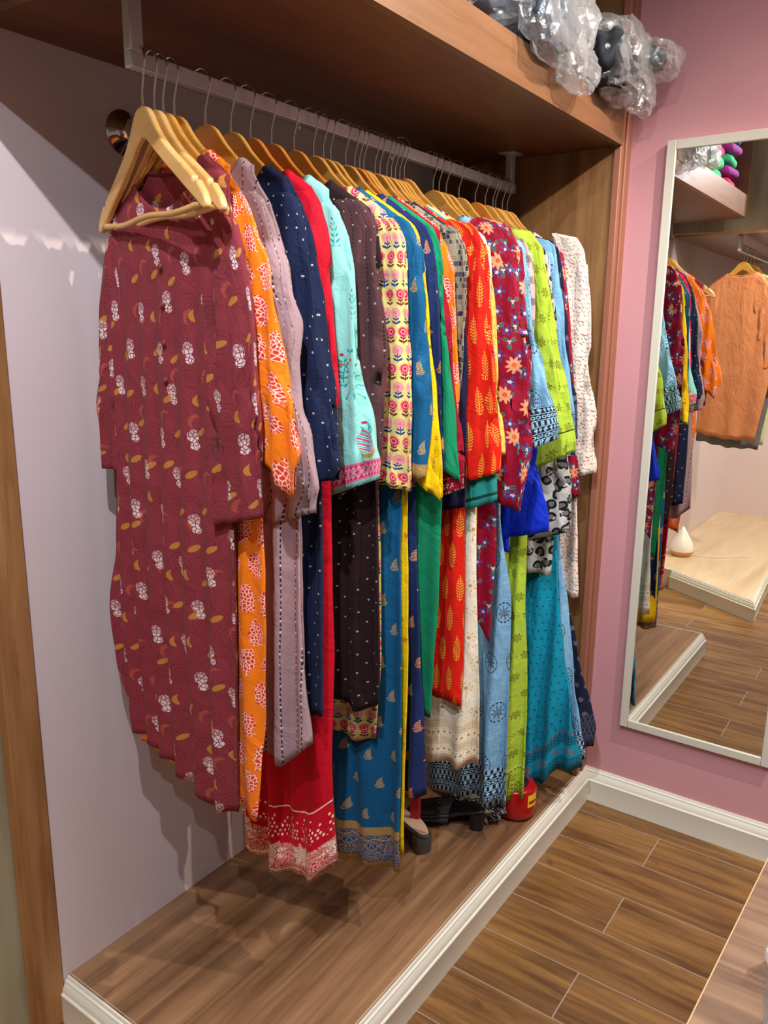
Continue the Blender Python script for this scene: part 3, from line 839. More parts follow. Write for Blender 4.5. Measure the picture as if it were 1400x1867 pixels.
def copy_tree(o):
    c = o.copy(); COL.objects.link(c)
    for ch in list(o.children):
        d = ch.copy(); COL.objects.link(d); d.parent = c
    return c
PROTO = {}
def hanger(y, yaw, wood_i, label, bar=False, notch=False, rail_x=.33, z=1.913, group='wooden hangers on the steel rail', tilt=0.0, k=1.0):
    key = (wood_i, bar, notch, k)
    if key not in PROTO: PROTO[key] = r = make_hanger(HW[wood_i], bar, notch, k)
    else: r = copy_tree(PROTO[key])
    r.location = (rail_x, y, z); r.rotation_euler = (0, tilt, math.radians(yaw))
    tag(r, label, 'clothes hanger', group)
    return r

# ------------------------------------------------------------------ garments
GARMENTS = {'maroon': {'y': 0.1145,
            'yaw': -6,
            'gap': 0.0234,
            'body': [(0.1755, 1.7129), (0.1638, 1.4699), (0.1499, 1.1824), (0.142, 0.9195), (0.1328, 0.6556)],
            'hem': [(-0.2258, 0.7196), (-0.1733, 0.7058), (-0.0592, 0.6914), (0.0896, 0.6426), (0.1326, 0.6532)],
            'sleeve': [(0.1672, 1.7425), (0.1883, 1.7202), (0.2018, 1.6862), (0.2187, 1.602), (0.2263, 1.5165), (0.2348, 1.4113), (0.2278, 1.2918), (0.2278, 1.2495)],
            'cuff': (0.113, 1.221),
            'w': 0.125},
 'orange': {'y': 0.1379,
            'yaw': -3,
            'gap': 0.0234,
            'body': [(0.1621, 1.7763), (0.1957, 1.2235), (0.2012, 1.1346), (0.1966, 1.0307), (0.1843, 0.8659), (0.173, 0.7494), (0.1649, 0.6412)],
            'hem': [(-0.168, 0.6881), (0.0994, 0.6562), (0.1648, 0.6387)],
            'sleeve': [(0.1339, 1.8), (0.1722, 1.767), (0.1916, 1.732), (0.2245, 1.6459), (0.2423, 1.56), (0.2641, 1.4731), (0.2855, 1.4212), (0.2924, 1.3905),
                       (0.278, 1.3484), (0.2484, 1.2844)],
            'cuff': (0.2124, 1.3225),
            'w': 0.1},
 'mauve': {'y': 0.2077,
           'yaw': 2,
           'gap': 0.0613,
           'body': [(0.1555, 1.7443), (0.2015, 1.218), (0.2135, 1.0619), (0.22, 0.954), (0.2314, 0.787)],
           'hem': [(0.1009, 0.737), (0.1655, 0.7164), (0.2314, 0.7847)],
           'sleeve': [(0.1096, 1.8031), (0.1438, 1.7719), (0.1637, 1.726), (0.1903, 1.6527), (0.2132, 1.5701), (0.2061, 1.5047), (0.2147, 1.4191), (0.2302, 1.3717),
                      (0.2489, 1.2749), (0.2387, 1.2384)],
           'cuff': (0.1952, 1.2254),
           'w': 0.11},
 'navy': {'y': 0.2691,
          'yaw': 4,
          'gap': 0.0505,
          'body': [(0.1716, 1.7327), (0.1979, 1.2687), (0.206, 1.1519), (0.2092, 1.0419), (0.2092, 0.8102)],
          'hem': [(0.0438, 0.7704), (0.2091, 0.8054)],
          'sleeve': [(0.1337, 1.8071), (0.1577, 1.7796), (0.18, 1.7322), (0.2066, 1.6095), (0.2181, 1.5231), (0.2335, 1.4154), (0.2516, 1.3055), (0.2442, 1.2903)],
          'cuff': (0.1814, 1.2817),
          'w': 0.12},
 'red': {'y': 0.3195,
         'yaw': 4,
         'gap': 0.0505,
         'body': [(0.1681, 1.7382), (0.1803, 1.2153), (0.1816, 0.9044), (0.1749, 0.6539), (0.1756, 0.5234), (0.181, 0.4135)],
         'hem': [(-0.0513, 0.4562), (0.0035, 0.3734), (0.1135, 0.3714), (0.1795, 0.4102)],
         'sleeve': [(0.1317, 1.8165), (0.1598, 1.7861), (0.1754, 1.7378), (0.1848, 1.6606), (0.1943, 1.5222), (0.2053, 1.4102), (0.1989, 1.3764)],
         'cuff': (0.1732, 1.3555),
         'w': 0.09},
 'aqua': {'y': 0.3766,
          'yaw': 5,
          'gap': 0.057,
          'body': [(0.166, 1.7447), (0.1264, 1.175), (0.1222, 0.9333), (0.1145, 0.6271)],
          'hem': [(-0.0572, 0.5828), (0.1144, 0.6231)],
          'sleeve': [(0.1325, 1.8036), (0.1598, 1.7793), (0.1758, 1.7442), (0.1932, 1.6643), (0.2049, 1.5424), (0.2141, 1.4594), (0.2386, 1.3544), (0.258, 1.2912),
                     (0.2569, 1.278)],
          'cuff': (0.1322, 1.2278),
          'w': 0.135},
 'brown': {'y': 0.4421,
           'yaw': 6,
           'gap': 0.0603,
           'body': [(0.1856, 1.751), (0.2037, 1.2072), (0.2101, 0.9919), (0.2143, 0.8674), (0.2058, 0.7622)],
           'hem': [(0.0791, 0.7847), (0.1522, 0.7329), (0.2058, 0.7569)],
           'sleeve': [(0.1416, 1.8193), (0.1791, 1.7866), (0.1954, 1.7505), (0.2037, 1.6685), (0.2167, 1.5213), (0.2168, 1.4127), (0.2158, 1.2893)],
           'cuff': (0.1834, 1.2633),
           'w': 0.11},
 'floral': {'y': 0.5024,
            'yaw': 7,
            'gap': 0.0321,
            'body': [(0.2123, 1.7356), (0.1617, 1.2162), (0.1698, 1.094), (0.1756, 0.8374), (0.1606, 0.6361)],
            'hem': [(0.0202, 0.6465), (0.0939, 0.6226), (0.1578, 0.6284)],
            'sleeve': [(0.168, 1.792), (0.1981, 1.7727), (0.2172, 1.7354), (0.2281, 1.6188), (0.2352, 1.4545), (0.244, 1.2719), (0.2436, 1.2306)],
            'cuff': (0.1641, 1.243),
            'w': 0.12},
 'blue': {'y': 0.5345,
          'yaw': 7,
          'gap': 0.0238,
          'body': [(0.2233, 1.7382), (0.199, 1.215), (0.1971, 1.0909), (0.2086, 0.8334), (0.2122, 0.5581), (0.2154, 0.2947)],
          'hem': [(0.007, 0.283), (0.0879, 0.2674), (0.2155, 0.2887)],
          'sleeve': [(0.1723, 1.7989), (0.2103, 1.7704), (0.2359, 1.7271), (0.2486, 1.609), (0.2546, 1.5211), (0.2669, 1.3861), (0.2588, 1.2547)],
          'cuff': (0.2182, 1.2557),
          'w': 0.11},
 'lemon': {'y': 0.5583,
           'yaw': 7,
           'gap': 0.0238,
           'body': [(0.2089, 1.7411), (0.1951, 1.2109), (0.2013, 0.9571), (0.2079, 0.6877), (0.2134, 0.3285)],
           'hem': [(0.0551, 0.2859), (0.2135, 0.3254)],
           'sleeve': [(0.1954, 1.7845), (0.2149, 1.7515), (0.2292, 1.6756), (0.242, 1.5655), (0.2614, 1.4531), (0.281, 1.3034), (0.2892, 1.2026)],
           'cuff': (0.2171, 1.2523),
           'w': 0.11},
 'motif': {'y': 0.6104,
           'yaw': 7,
           'gap': 0.0325,
           'body': [(0.1966, 1.7466), (0.1824, 1.2014), (0.1894, 1.0734), (0.2096, 0.8077), (0.2201, 0.6695), (0.2296, 0.4605)],
           'hem': [(0.0343, 0.4086), (0.2297, 0.4575)],
           'sleeve': [(0.1761, 1.7971), (0.205, 1.7682), (0.2173, 1.7347), (0.2306, 1.6229), (0.2429, 1.5086), (0.2528, 1.3915), (0.2595, 1.2589)],
           'cuff': (0.2019, 1.2537),
           'w': 0.1},
 'green': {'y': 0.643,
           'yaw': 7,
           'gap': 0.0182,
           'body': [(0.1967, 1.7497), (0.2334, 1.2017), (0.2331, 1.0724), (0.2327, 0.9391), (0.2252, 0.7999), (0.2188, 0.656)],
           'hem': [(0.0748, 0.6202), (0.219, 0.6488)],
           'sleeve': [(0.1497, 1.8047), (0.1934, 1.7778), (0.2122, 1.7491), (0.2206, 1.6813), (0.2415, 1.5081), (0.2635, 1.3534), (0.2796, 1.2688), (0.2783, 1.2289)],
           'cuff': (0.2437, 1.2657),
           'w': 0.1},
 'wine': {'y': 0.6611,
          'yaw': 7,
          'gap': 0.0154,
          'body': [(0.1861, 1.7519), (0.2011, 1.1955), (0.1828, 0.7848)],
          'hem': [(0.0611, 0.7739), (0.1826, 0.7919)],
          'sleeve': [(0.1992, 1.7513), (0.2308, 1.5666), (0.2678, 1.3276), (0.2819, 1.2291), (0.2797, 1.2163)],
          'cuff': (0.1482, 1.1571),
          'w': 0.14},
 'tangerine': {'y': 0.6765,
               'yaw': 7,
               'gap': 0.0154,
               'body': [(0.2034, 1.7526), (0.1888, 1.3205), (0.1782, 1.1907)],
               'hem': [(0.0615, 1.192), (0.178, 1.1972)],
               'sleeve': [(0.1899, 1.7703), (0.2103, 1.741), (0.2273, 1.6948), (0.2394, 1.5669), (0.2508, 1.4234), (0.2542, 1.3251)],
               'cuff': (0.1888, 1.3205),
               'w': 0.09},
 'check': {'y': 0.7196,
           'yaw': 7,
           'gap': 0.0195,
           'body': [(0.2191, 1.7445), (0.1953, 1.4438), (0.1819, 1.1843)],
           'hem': [(0.0561, 1.1987), (0.1813, 1.2042)],
           'sleeve': [(0.1844, 1.7981), (0.2155, 1.7735), (0.2298, 1.7384), (0.2382, 1.6858), (0.2395, 1.6152), (0.2354, 1.5068), (0.2273, 1.4301)],
           'cuff': (0.1829, 1.4433),
           'w': 0.09},
 'indigo': {'y': 0.739,
            'yaw': 7,
            'gap': 0.0195,
            'body': [(0.1948, 1.759), (0.1845, 1.4425), (0.1781, 1.1809)],
            'hem': [(0.0515, 1.1816), (0.1779, 1.1876)],
            'sleeve': [(0.1887, 1.7826), (0.2156, 1.7348), (0.2282, 1.5675), (0.24, 1.3179), (0.2438, 1.2141), (0.2375, 1.1538)],
            'cuff': (0.1721, 1.1396),
            'w': 0.1},
 'scarlet': {'y': 0.7666,
             'yaw': 8,
             'gap': 0.018,
             'body': [(0.2446, 1.76), (0.2221, 1.1261), (0.2286, 0.9029), (0.2307, 0.7575), (0.2294, 0.6219)],
             'hem': [(0.1219, 0.6586), (0.1739, 0.6395), (0.2294, 0.6219)],
             'sleeve': [(0.2007, 1.8112), (0.2332, 1.7839), (0.2529, 1.7479), (0.2632, 1.6886), (0.2735, 1.5682), (0.2894, 1.4451), (0.3003, 1.3189), (0.3079, 1.2391)],
             'cuff': (0.2276, 1.2106),
             'w': 0.135},
 'teal_cuff': {'y': 0.7846,
               'yaw': 8,
               'gap': 0.0171,
               'body': [(0.2354, 1.7621), (0.2165, 1.1771), (0.2186, 1.039)],
               'hem': [(0.1026, 1.0234), (0.2145, 1.0314)],
               'sleeve': [(0.2425, 1.7499), (0.2606, 1.5684), (0.2877, 1.3162), (0.2982, 1.1693)],
               'cuff': (0.2405, 1.1455),
               'w': 0.11},
 'cream_gold': {'y': 0.8017,
                'yaw': 8,
                'gap': 0.0171,
                'body': [(0.24, 1.7635), (0.2349, 1.1351), (0.2386, 1.038), (0.2512, 0.7497), (0.2615, 0.6001), (0.2674, 0.4513)],
                'hem': [(0.0568, 0.4329), (0.1162, 0.4357), (0.187, 0.4355), (0.2675, 0.4482)],
                'sleeve': [(0.2068, 1.7948), (0.2318, 1.7698), (0.2468, 1.7274), (0.2602, 1.5686), (0.2686, 1.4683), (0.2726, 1.3135)],
                'cuff': (0.2027, 1.3087),
                'w': 0.1},
 'buttercup': {'y': 0.8203,
               'yaw': 8,
               'gap': 0.0185,
               'body': [(0.2306, 1.7657), (0.2268, 1.1726), (0.2293, 1.0327)],
               'hem': [(0.0973, 1.015), (0.2267, 1.0252)],
               'sleeve': [(0.2338, 1.7535), (0.2565, 1.5687), (0.2688, 1.4421), (0.2942, 1.2761)],
               'cuff': (0.2232, 1.2652),
               'w': 0.1},
 'crimson': {'y': 0.8391,
             'yaw': 12,
             'gap': 0.0188,
             'body': [(0.2688, 1.7679), (0.2635, 1.1282), (0.2678, 1.0293), (0.2625, 0.8828), (0.2608, 0.7837)],
             'hem': [(0.222, 0.8319), (0.2609, 0.7807)],
             'sleeve': [(0.2337, 1.8236), (0.27, 1.798), (0.2972, 1.7427), (0.3124, 1.6445), (0.3273, 1.5065), (0.3413, 1.3119), (0.3367, 1.2446), (0.3207, 1.1282)],
             'cuff': (0.2325, 1.1604),
             'w': 0.19},
 'denim': {'y': 0.9719,
           'yaw': 8,
           'gap': 0.0294,
           'body': [(0.2115, 1.7809), (0.2164, 1.1034), (0.2556, 0.8505), (0.2569, 0.6929), (0.2658, 0.3639), (0.2736, 0.2313)],
           'hem': [(0.0461, 0.2449), (0.1677, 0.252), (0.2736, 0.2313)],
           'sleeve': [(0.2249, 1.7932), (0.2488, 1.7603), (0.2671, 1.6759), (0.2866, 1.5708), (0.3219, 1.4376), (0.3624, 1.3167), (0.3646, 1.3031)],
           'cuff': (0.2686, 1.2596),
           'w': 0.13},
 'plaid': {'y': 1.0013,
           'yaw': 8,
           'gap': 0.0294,
           'body': [(0.1975, 1.7843), (0.2025, 1.0968), (0.2111, 0.8349)],
           'hem': [(0.0818, 0.813), (0.2115, 0.827)],
           'sleeve': [(0.2253, 1.7962), (0.2449, 1.7695), (0.2582, 1.73), (0.2681, 1.6245), (0.2725, 1.4345)],
           'cuff': (0.2142, 1.4323),
           'w': 0.09},
 'royal': {'y': 1.037,
           'yaw': 8,
           'gap': 0.0357,
           'body': [(0.1806, 1.7884), (0.2137, 1.0918), (0.2187, 0.9845)],
           'hem': [(0.0575, 0.9629), (0.2113, 0.9757)],
           'sleeve': [(0.2177, 1.7671), (0.2495, 1.5713), (0.2836, 1.2911), (0.2958, 1.2047), (0.305, 1.1466), (0.3255, 1.0473)],
           'cuff': (0.1938, 1.0124),
           'w': 0.16},
 'lime': {'y': 1.1026,
          'yaw': 9,
          'gap': 0.0656,
          'body': [(0.2078, 1.794), (0.2337, 1.0348), (0.2389, 0.8102), (0.2516, 0.5603), (0.2666, 0.1997)],
          'hem': [(0.2069, 0.1954), (0.2667, 0.1979)],
          'sleeve': [(0.1736, 1.832), (0.2067, 1.8143), (0.235, 1.7726), (0.267, 1.6419), (0.2984, 1.5022), (0.3362, 1.3605), (0.3558, 1.2566)],
          'cuff': (0.2603, 1.2044),
          'w': 0.15},
 'leopard': {'y': 1.1933,
             'yaw': 8,
             'gap': 0.0575,
             'body': [(0.2003, 1.7744), (0.2762, 0.991), (0.2749, 0.876)],
             'hem': [(0.1338, 0.8717), (0.2663, 0.883)],
             'sleeve': [(0.1912, 1.803), (0.2162, 1.7598), (0.2497, 1.5732), (0.2782, 1.3515), (0.2998, 1.1998), (0.3123, 1.1229), (0.3237, 1.0163)],
             'cuff': (0.2039, 0.9785),
             'w': 0.16},
 'teal_cross': {'y': 1.2508,
                'yaw': 8,
                'gap': 0.0464,
                'body': [(0.1755, 1.7802), (0.2634, 0.9444), (0.3052, 0.6077), (0.3441, 0.4376), (0.3802, 0.2674)],
                'hem': [(0.1761, 0.1581), (0.2566, 0.1679), (0.293, 0.2393), (0.3802, 0.2674)],
                'sleeve': [(0.1747, 1.7947), (0.2184, 1.5736), (0.263, 1.3)],
                'cuff': (0.1554, 1.2613),
                'w': 0.08},
 'sky': {'y': 1.2971,
         'yaw': 8,
         'gap': 0.0169,
         'body': [(0.1713, 1.7843), (0.2535, 0.933), (0.2887, 0.7659), (0.3235, 0.5055), (0.3494, 0.42), (0.3763, 0.2689)],
         'hem': [(0.1881, 0.2272), (0.3764, 0.267)],
         'sleeve': [(0.153, 1.8291), (0.1892, 1.7984), (0.2309, 1.5743), (0.2561, 1.4213), (0.2818, 1.2654), (0.288, 1.2178)],
         'cuff': (0.2042, 1.208),
         'w': 0.12},
 'navy_dot': {'y': 1.3141,
              'yaw': 8,
              'gap': 0.0169,
              'body': [(0.1808, 1.7706), (0.2436, 0.928), (0.284, 0.7604), (0.3195, 0.625), (0.3756, 0.4379), (0.3922, 0.3682), (0.3878, 0.3074)],
              'hem': [(0.2234, 0.2775), (0.3881, 0.3037)],
              'sleeve': [(0.1584, 1.8306), (0.192, 1.7924), (0.207, 1.7253), (0.2336, 1.5745), (0.259, 1.4207), (0.2802, 1.2636)],
              'cuff': (0.2112, 1.2507),
              'w': 0.1},
 'berry': {'y': 1.3556,
           'yaw': 8,
           'gap': 0.0319,
           'body': [(0.1634, 1.7745), (0.2205, 1.0883), (0.2307, 0.9174)],
           'hem': [(0.127, 0.9034), (0.2312, 0.9087)],
           'sleeve': [(0.1856, 1.8038), (0.2236, 1.5749), (0.2646, 1.2584), (0.2807, 1.086)],
           'cuff': (0.2047, 1.0697),
           'w': 0.11},
 'blossom': {'y': 1.3875,
             'yaw': 4,
             'gap': 0.0319,
             'body': [(0.2179, 1.7891), (0.2667, 1.0911), (0.2812, 0.9218), (0.2926, 0.7744)],
             'hem': [(0.196, 0.7657), (0.2929, 0.7709)],
             'sleeve': [(0.1902, 1.8442), (0.222, 1.8247), (0.2451, 1.788), (0.2555, 1.7278), (0.2739, 1.5754), (0.2959, 1.4199), (0.3139, 1.2772), (0.3102, 1.2363),
                        (0.3221, 1.1604)],
             'cuff': (0.2532, 1.1435),
             'w': 0.13}}
MAROON_LEFT_SLEEVE = [(-0.1934, 1.7346), (-0.2183, 1.6609), (-0.2373, 1.5578), (-0.2621, 1.3943), (-0.27, 1.2804)]
MAROON_LEFT_BODY = [(-0.1843, 1.729), (-0.2149, 1.5579), (-0.2284, 1.3078), (-0.2294, 1.228), (-0.2389, 1.1094), (-0.2601, 0.9835), (-0.25, 0.8604), (-0.2258, 0.7196)]

def cloth_obj(name, rows, uvs, hems, closed, mat, parent, solid=.0011):
    bm = bmesh.new(); n = len(rows[0])
    vs = [[bm.verts.new(p) for p in r] for r in rows]
    lu = bm.loops.layers.uv.new('pattern'); lh = bm.loops.layers.uv.new('hem')
    for i in range(len(rows)-1):
        for k in range(n if closed else n-1):
            k2 = (k+1) % n
            f = bm.faces.new((vs[i][k], vs[i][k2], vs[i+1][k2], vs[i+1][k])); f.smooth = True
            idx = ((i, k), (i, k+1), (i+1, k+1), (i+1, k))
            for lp, (a, b) in zip(f.loops, idx):
                lp[lu].uv = uvs[a][b]; lp[lh].uv = hems[a][b]
    bmesh.ops.recalc_face_normals(bm, faces=bm.faces)
    me = bpy.data.meshes.new(name); bm.to_mesh(me); bm.free(); me.materials.append(mat)
    o = bpy.data.objects.new(name, me); COL.objects.link(o); o.parent = parent
    if solid:
        md = o.modifiers.new('thickness', 'SOLIDIFY'); md.thickness = solid; md.offset = 0
    return o
def N(*a): return noise.noise(Vector(a))
def garment(key, label, cat, g, mats, loc=None, NS=44, NV=56, neck=.055, pleats=None, left=None, left_sleeve=None, z0=1.913, seed=None, sleeve_t=0.0):
    """a kurta hung on a hanger: local frame s (across), t (along the rail), z (world height)"""
    seed = seed if seed is not None else (hash_(key) % 97)
    gap = g['gap']; mat, smat = mats; smat = smat or mat
    x0 = loc[0] if loc else .33
    root = empty('kurta', (x0, g['y'], 0), math.radians(g['yaw'])); tag(root, label, cat)
    body = sorted((z, s) for s, z in g['body']); slv = g['sleeve']
    hem = sorted(g['hem']); cuff_s, cuff_z = g['cuff']; end_s, end_z = slv[-1]
    B = min(.019, .40*gap); amp = min(.016, max(.30*gap, .004)); foldk = pleats or 1.0
    lmin = -(x0 - .035)
    slt = sorted((z, s) for s, z in slv)
    def right(z): return lerp(body, z)
    hz0 = min(z for s, z in hem)
    low = hz0 < .52
    def left_(z):
        if left: return lerp(left, z)
        r = -min(right(max(z, 1.0)), .21)
        if low:
            k = min(1, max(0, (1.35 - z)/(1.35 - hz0))); r = r + (hem[0][0] - .01 - r)*k
        return max(r, lmin)
    zc_ = (end_z + cuff_z)/2
    def top(s):
        a = abs(s)
        t_ = z0 + up_z(a) + .0065
        return t_
    def fold(s, z, t_sign=0):
        k = max(0.0, min(1.0, (1.72 - z)/.9))
        ph = s*2*PI/.058*foldk + .9*math.sin(z*2.2 + seed) + 1.3*N(s*4, z*1.3, seed*.37 + 2)
        w1 = math.sin(ph); w1 = w1*abs(w1)**.15 if pleats else w1
        lo_ = max(0.0, min(1.0, (.85 - z)/.45)) if low else 0.0
        big = .015*lo_*math.sin(s*2*PI/.074 + 2.2*N(s*2, g['y']*1.5, 7.0) + z*1.2) if low else 0.0
        return big + amp*(.18 + .82*k)*(w1*.8 + .9*N(s*9 + seed, z*2.5, .5)) + .003*N(s*20, z*14, seed)
    # ---- body
    rows, uvs, hems = [], [], []
    n = 2*NS
    def hemz(s, t_sign):
        return lerp(hem, s) + .004*math.sin(s*70 + seed) + (.006 if t_sign > 0 else 0)
    ztop = z0 - .03
    for i in range(NV+1):
        v = (i/NV)
        v = v**1.15
        r, ru, rh = [], [], []
        for k in range(n+1):
            # around: 0..NS near sheet from left to right, NS..2NS far sheet back
            if k <= NS: c = -math.cos(PI*k/NS); sg = -1
            else: c = math.cos(PI*(k-NS)/NS); sg = 1
            # iterate to find s and z together
            z = 1.4
            for _ in range(3):
                L, Rr = left_(z), right(z)
                shr = max(0.0, min(1.0, (z - zc_)/.06))   # narrower where the sleeve hangs in front
                Rr2 = Rr - .030*shr if z > zc_ else Rr
                if z > 1.68: Rr2 = lerp(slt, z) + .002
                elif z > 1.60: Rr2 = Rr2 + (lerp(slt, 1.68) - .002 - Rr2)*(z - 1.60)/.08
                sc, A = (L + Rr2)/2, (Rr2 - L)/2
                s = sc + A*c
                tz = top(s)
                dz = max(0.0, 1 - (abs(s)/(neck + .03))**2)
                dip = ((.045 if sg < 0 else .018) + (neck-.055)*1.6*(sg < 0))*dz**.8
                if abs(s) < neck + .03: tz = min(tz, z0 + up_z(neck + .03) + .008) - dip
                hz = hemz(s, sg)
                z = tz + (hz - tz)*v
            lens = math.sqrt(max(0.0, 1 - c*c))**.7
            grow = min(1.0, .35 + v*6) if abs(s) > neck + .02 else min(1.0, .6 + v*6)
            t = sg*max(B*lens*grow, .0092*max(0.0, 1 - v*7)*min(1, (1 - abs(c))*14)) + fold(s, z)*min(1.0, v*5)
            if i == 0: t = sg*(.0012 if abs(s) > neck+.03 else .009); z += .003*(abs(s) > neck+.03)
            r.append((s, t, z)); ru.append((s + (5.0 if sg > 0 else 0), z)); rh.append((s + (5.0 if sg > 0 else 0), z - hz))
        rows.append(r[:n]); uvs.append(ru[:n] + [(ru[n][0] if False else ru[0][0] + 5.0, ru[0][1])]); hems.append(rh[:n] + [(rh[0][0] + 5.0, rh[0][1])])
    cloth_obj('body', rows, uvs, hems, True, mat, root)
    # ---- sleeves
    def sleeve(rowsz, wid, side, cuff, tt, ns=30, nv=46):
        zt, ze = rowsz[0][1], rowsz[-1][1]
        tab = sorted((z, s) for s, z in rowsz)
        rr, uu, hh = [], [], []
        es, ez = rowsz[-1]; cs, cz = cuff
        slope = (cz - ez)/(cs - es) if abs(cs - es) > .01 else 0
        slope = max(-.9, min(.9, slope))
        zc = ez + slope*(-wid/2) if side > 0 else ez
        cl = [(lerp(tab, zt + (zc - zt)*i/nv), zt + (zc - zt)*i/nv) for i in range(nv+1)]
        arc = [0.0]*(nv+1)
        for i in range(nv-1, -1, -1): arc[i] = arc[i+1] + math.hypot(cl[i][0]-cl[i+1][0], cl[i][1]-cl[i+1][1])
        for i in range(nv+1):
            v = i/nv; z = zt + (zc - zt)*v
            so = lerp(tab, z)
            wv = wid*min(1.0, .42 + (v*9)**.8*.30 if v < .25 else 1.0)
            wv = wid*(.45 + .55*min(1.0, v/.28)**.75)
            if v > .9: wv *= 1 + .03*(v-.9)*10
            sc = so - wv/2
            th = B*1.05*(.55 + .45*min(1, v*5))*(1 + .25*N(z*6, seed, 3.0))
            r, ru, rh = [], [], []
            for k in range(ns+1):
                a = 2*PI*k/ns
                ca, sa = math.cos(a), math.sin(a)
                q = 1 + .10*N(ca*1.5 + seed, sa*1.5, z*9)
                kk = N(ca*1.3 + seed*.7, sa*1.3 + z*2.2, z*3.4 + 5); q -= .34*max(0.0, .13 - abs(kk))/.13*min(1, v*4)
                ds = math.copysign(abs(ca)**.85, ca)*wv/2*q
                dt = math.copysign(abs(sa)**.8, sa)*th*q
                s = sc + ds
                t = tt*min(1, v*4) + dt + .35*fold(s*1.3, z) + min(B, .010)*.5*N(s*22 + seed, z*7, 1.0)
                zz = z + slope*(ds)*max(0.0, (v-.55)/.45)**1.5
                t += min(.0055, .30*gap)*math.sin(s*2*PI/.040 + 2.5*N(z*1.6, seed, 4.0) + z*3)*min(1, v*3)
                if i == 0: s = so - .045 + (s - so + .045)*.2; t *= .3
                r.append((side*s, t, zz)); ru.append((side*a*wid*.42 + 11.0, arc[i] + 1.0)); rh.append((a*wid*.42, arc[i]))
            rr.append(r[:ns]); uu.append(ru); hh.append(rh)
        return cloth_obj('sleeve', rr, uu, hh, True, smat, root)
    sleeve(slv, g['w'], 1, (cuff_s, cuff_z), sleeve_t - B*.25)
    if left_sleeve:
        sleeve([(-s, z) for s, z in left_sleeve], .075, -1, (-left_sleeve[-1][0]-.03, left_sleeve[-1][1]), 0.0)
    else:
        ls = [(min(s, x0 - .05), z) for s, z in slv]
        sleeve(ls, min(g['w'], .10), -1, (ls[-1][0]-.08, ls[-1][1]-.01), 0.0, 20, 20)
    # ---- collar band standing at the neck
    pts = []
    bm = MB(); cr = []
    for k in range(25):
        a = PI*k/24; s = -math.cos(a)*(neck + .018)
        pts.append(Vector((s, .008, z0 + up_z(neck + .03) - .012 + .012*abs(math.cos(a)))))
    bm.tube(pts, .0035, 6); o = bm.build('neck_band', mat, root, smooth=True)
    return root
def hash_(s): return sum(ord(c)*(i+3) for i, c in enumerate(s))

LABEL = {
 'maroon': ('long dusty maroon kurta printed with white and gold motifs, nearest on the rail', 'maroon kurta'),
 'orange': ('bright orange kurta with red and white flower clusters, second on the rail', 'orange floral kurta'),
 'mauve': ('mauve kurta with rows of dark running stitches and tiny sequins', 'mauve stitched kurta'),
 'navy': ('navy kurta dotted with small silver sequin rings', 'navy sequinned kurta'),
 'red': ('plain red kurta with a white damask border at its low hem', 'plain red kurta'),
 'aqua': ('pale aqua kurta with a pink patterned band on the sleeve', 'pale aqua kurta'),
 'brown': ('dark brown kurta with dotted sequin lines', 'dark brown kurta'),
 'floral': ('pale yellow kurta block-printed with pink round flowers', 'pale yellow flower-print kurta'),
 'blue': ('peacock blue long dress with gold motifs and a gold paisley hem border', 'peacock blue dress'),
 'lemon': ('bright lemon yellow long kurta with faint vine print', 'bright lemon yellow kurta'),
 'motif': ('dark blue kurta with spaced orange and cream motifs', 'dark blue motif kurta'),
 'green': ('plain emerald green kurta with a pointed sleeve end', 'emerald green kurta'),
 'wine': ('dark wine red kurta with white lace edging at the cuff', 'wine red kurta'),
 'tangerine': ('narrow tangerine floral kurta between the emerald and the grey check ones', 'tangerine floral kurta'),
 'check': ('grey and beige brick-check kurta with short sleeve', 'grey brick-check kurta'),
 'indigo': ('plain dark indigo kurta tucked behind the grey check one', 'plain indigo kurta'),
 'scarlet': ('scarlet kurta printed with golden leaf sprays', 'scarlet leaf-print kurta'),
 'teal_cuff': ('plain teal kurta whose cuff shows under the scarlet sleeve', 'plain teal kurta'),
 'cream_gold': ('cream long kurta with gold flowers and a deep gold lattice hem', 'cream and gold kurta'),
 'buttercup': ('butter yellow small-flower kurta peeking beside the crimson sleeve', 'butter yellow kurta'),
 'crimson': ('crimson kurta with large peach and blue flowers and a wide sleeve', 'crimson floral kurta'),
 'denim': ('light blue long dress with dark medallions and block-print bands at hem', 'light blue medallion dress'),
 'plaid': ('pink and grey plaid shirt between the light blue and lime ones', 'pink plaid shirt'),
 'royal': ('royal blue crinkled top whose bunched cuff hangs below the others', 'royal blue top'),
 'lime': ('lime green long kurta with brown lacy medallions', 'lime green kurta'),
 'leopard': ('grey and black leopard-print knit top', 'leopard-print top'),
 'teal_cross': ('turquoise flared dress with small cross marks and banded hem', 'turquoise cross-print dress'),
 'sky': ('pale blue flared dress behind the turquoise one', 'pale blue flared dress'),
 'navy_dot': ('navy flared dress with round grey leaf dots', 'navy dotted dress'),
 'berry': ('berry red floral top between the navy dotted and the cream ones', 'berry red top'),
 'blossom': ('cream chiffon shirt with tiny red blossoms, farthest on the rail', 'cream blossom shirt'),
}
CATS = {'blue': 'dress', 'denim': 'dress', 'teal_cross': 'dress', 'sky': 'dress', 'navy_dot': 'dress', 'plaid': 'shirt', 'blossom': 'shirt', 'royal': 'top', 'leopard': 'top', 'berry': 'top'}
hanger(.072, -15, 0, 'empty pale wooden hanger with trouser bar, frontmost on the rail', True, True, group=None)
hanger(.096, -13, 0, 'empty wooden hanger with notch, second from the near end of the rail', True, True, group=None)
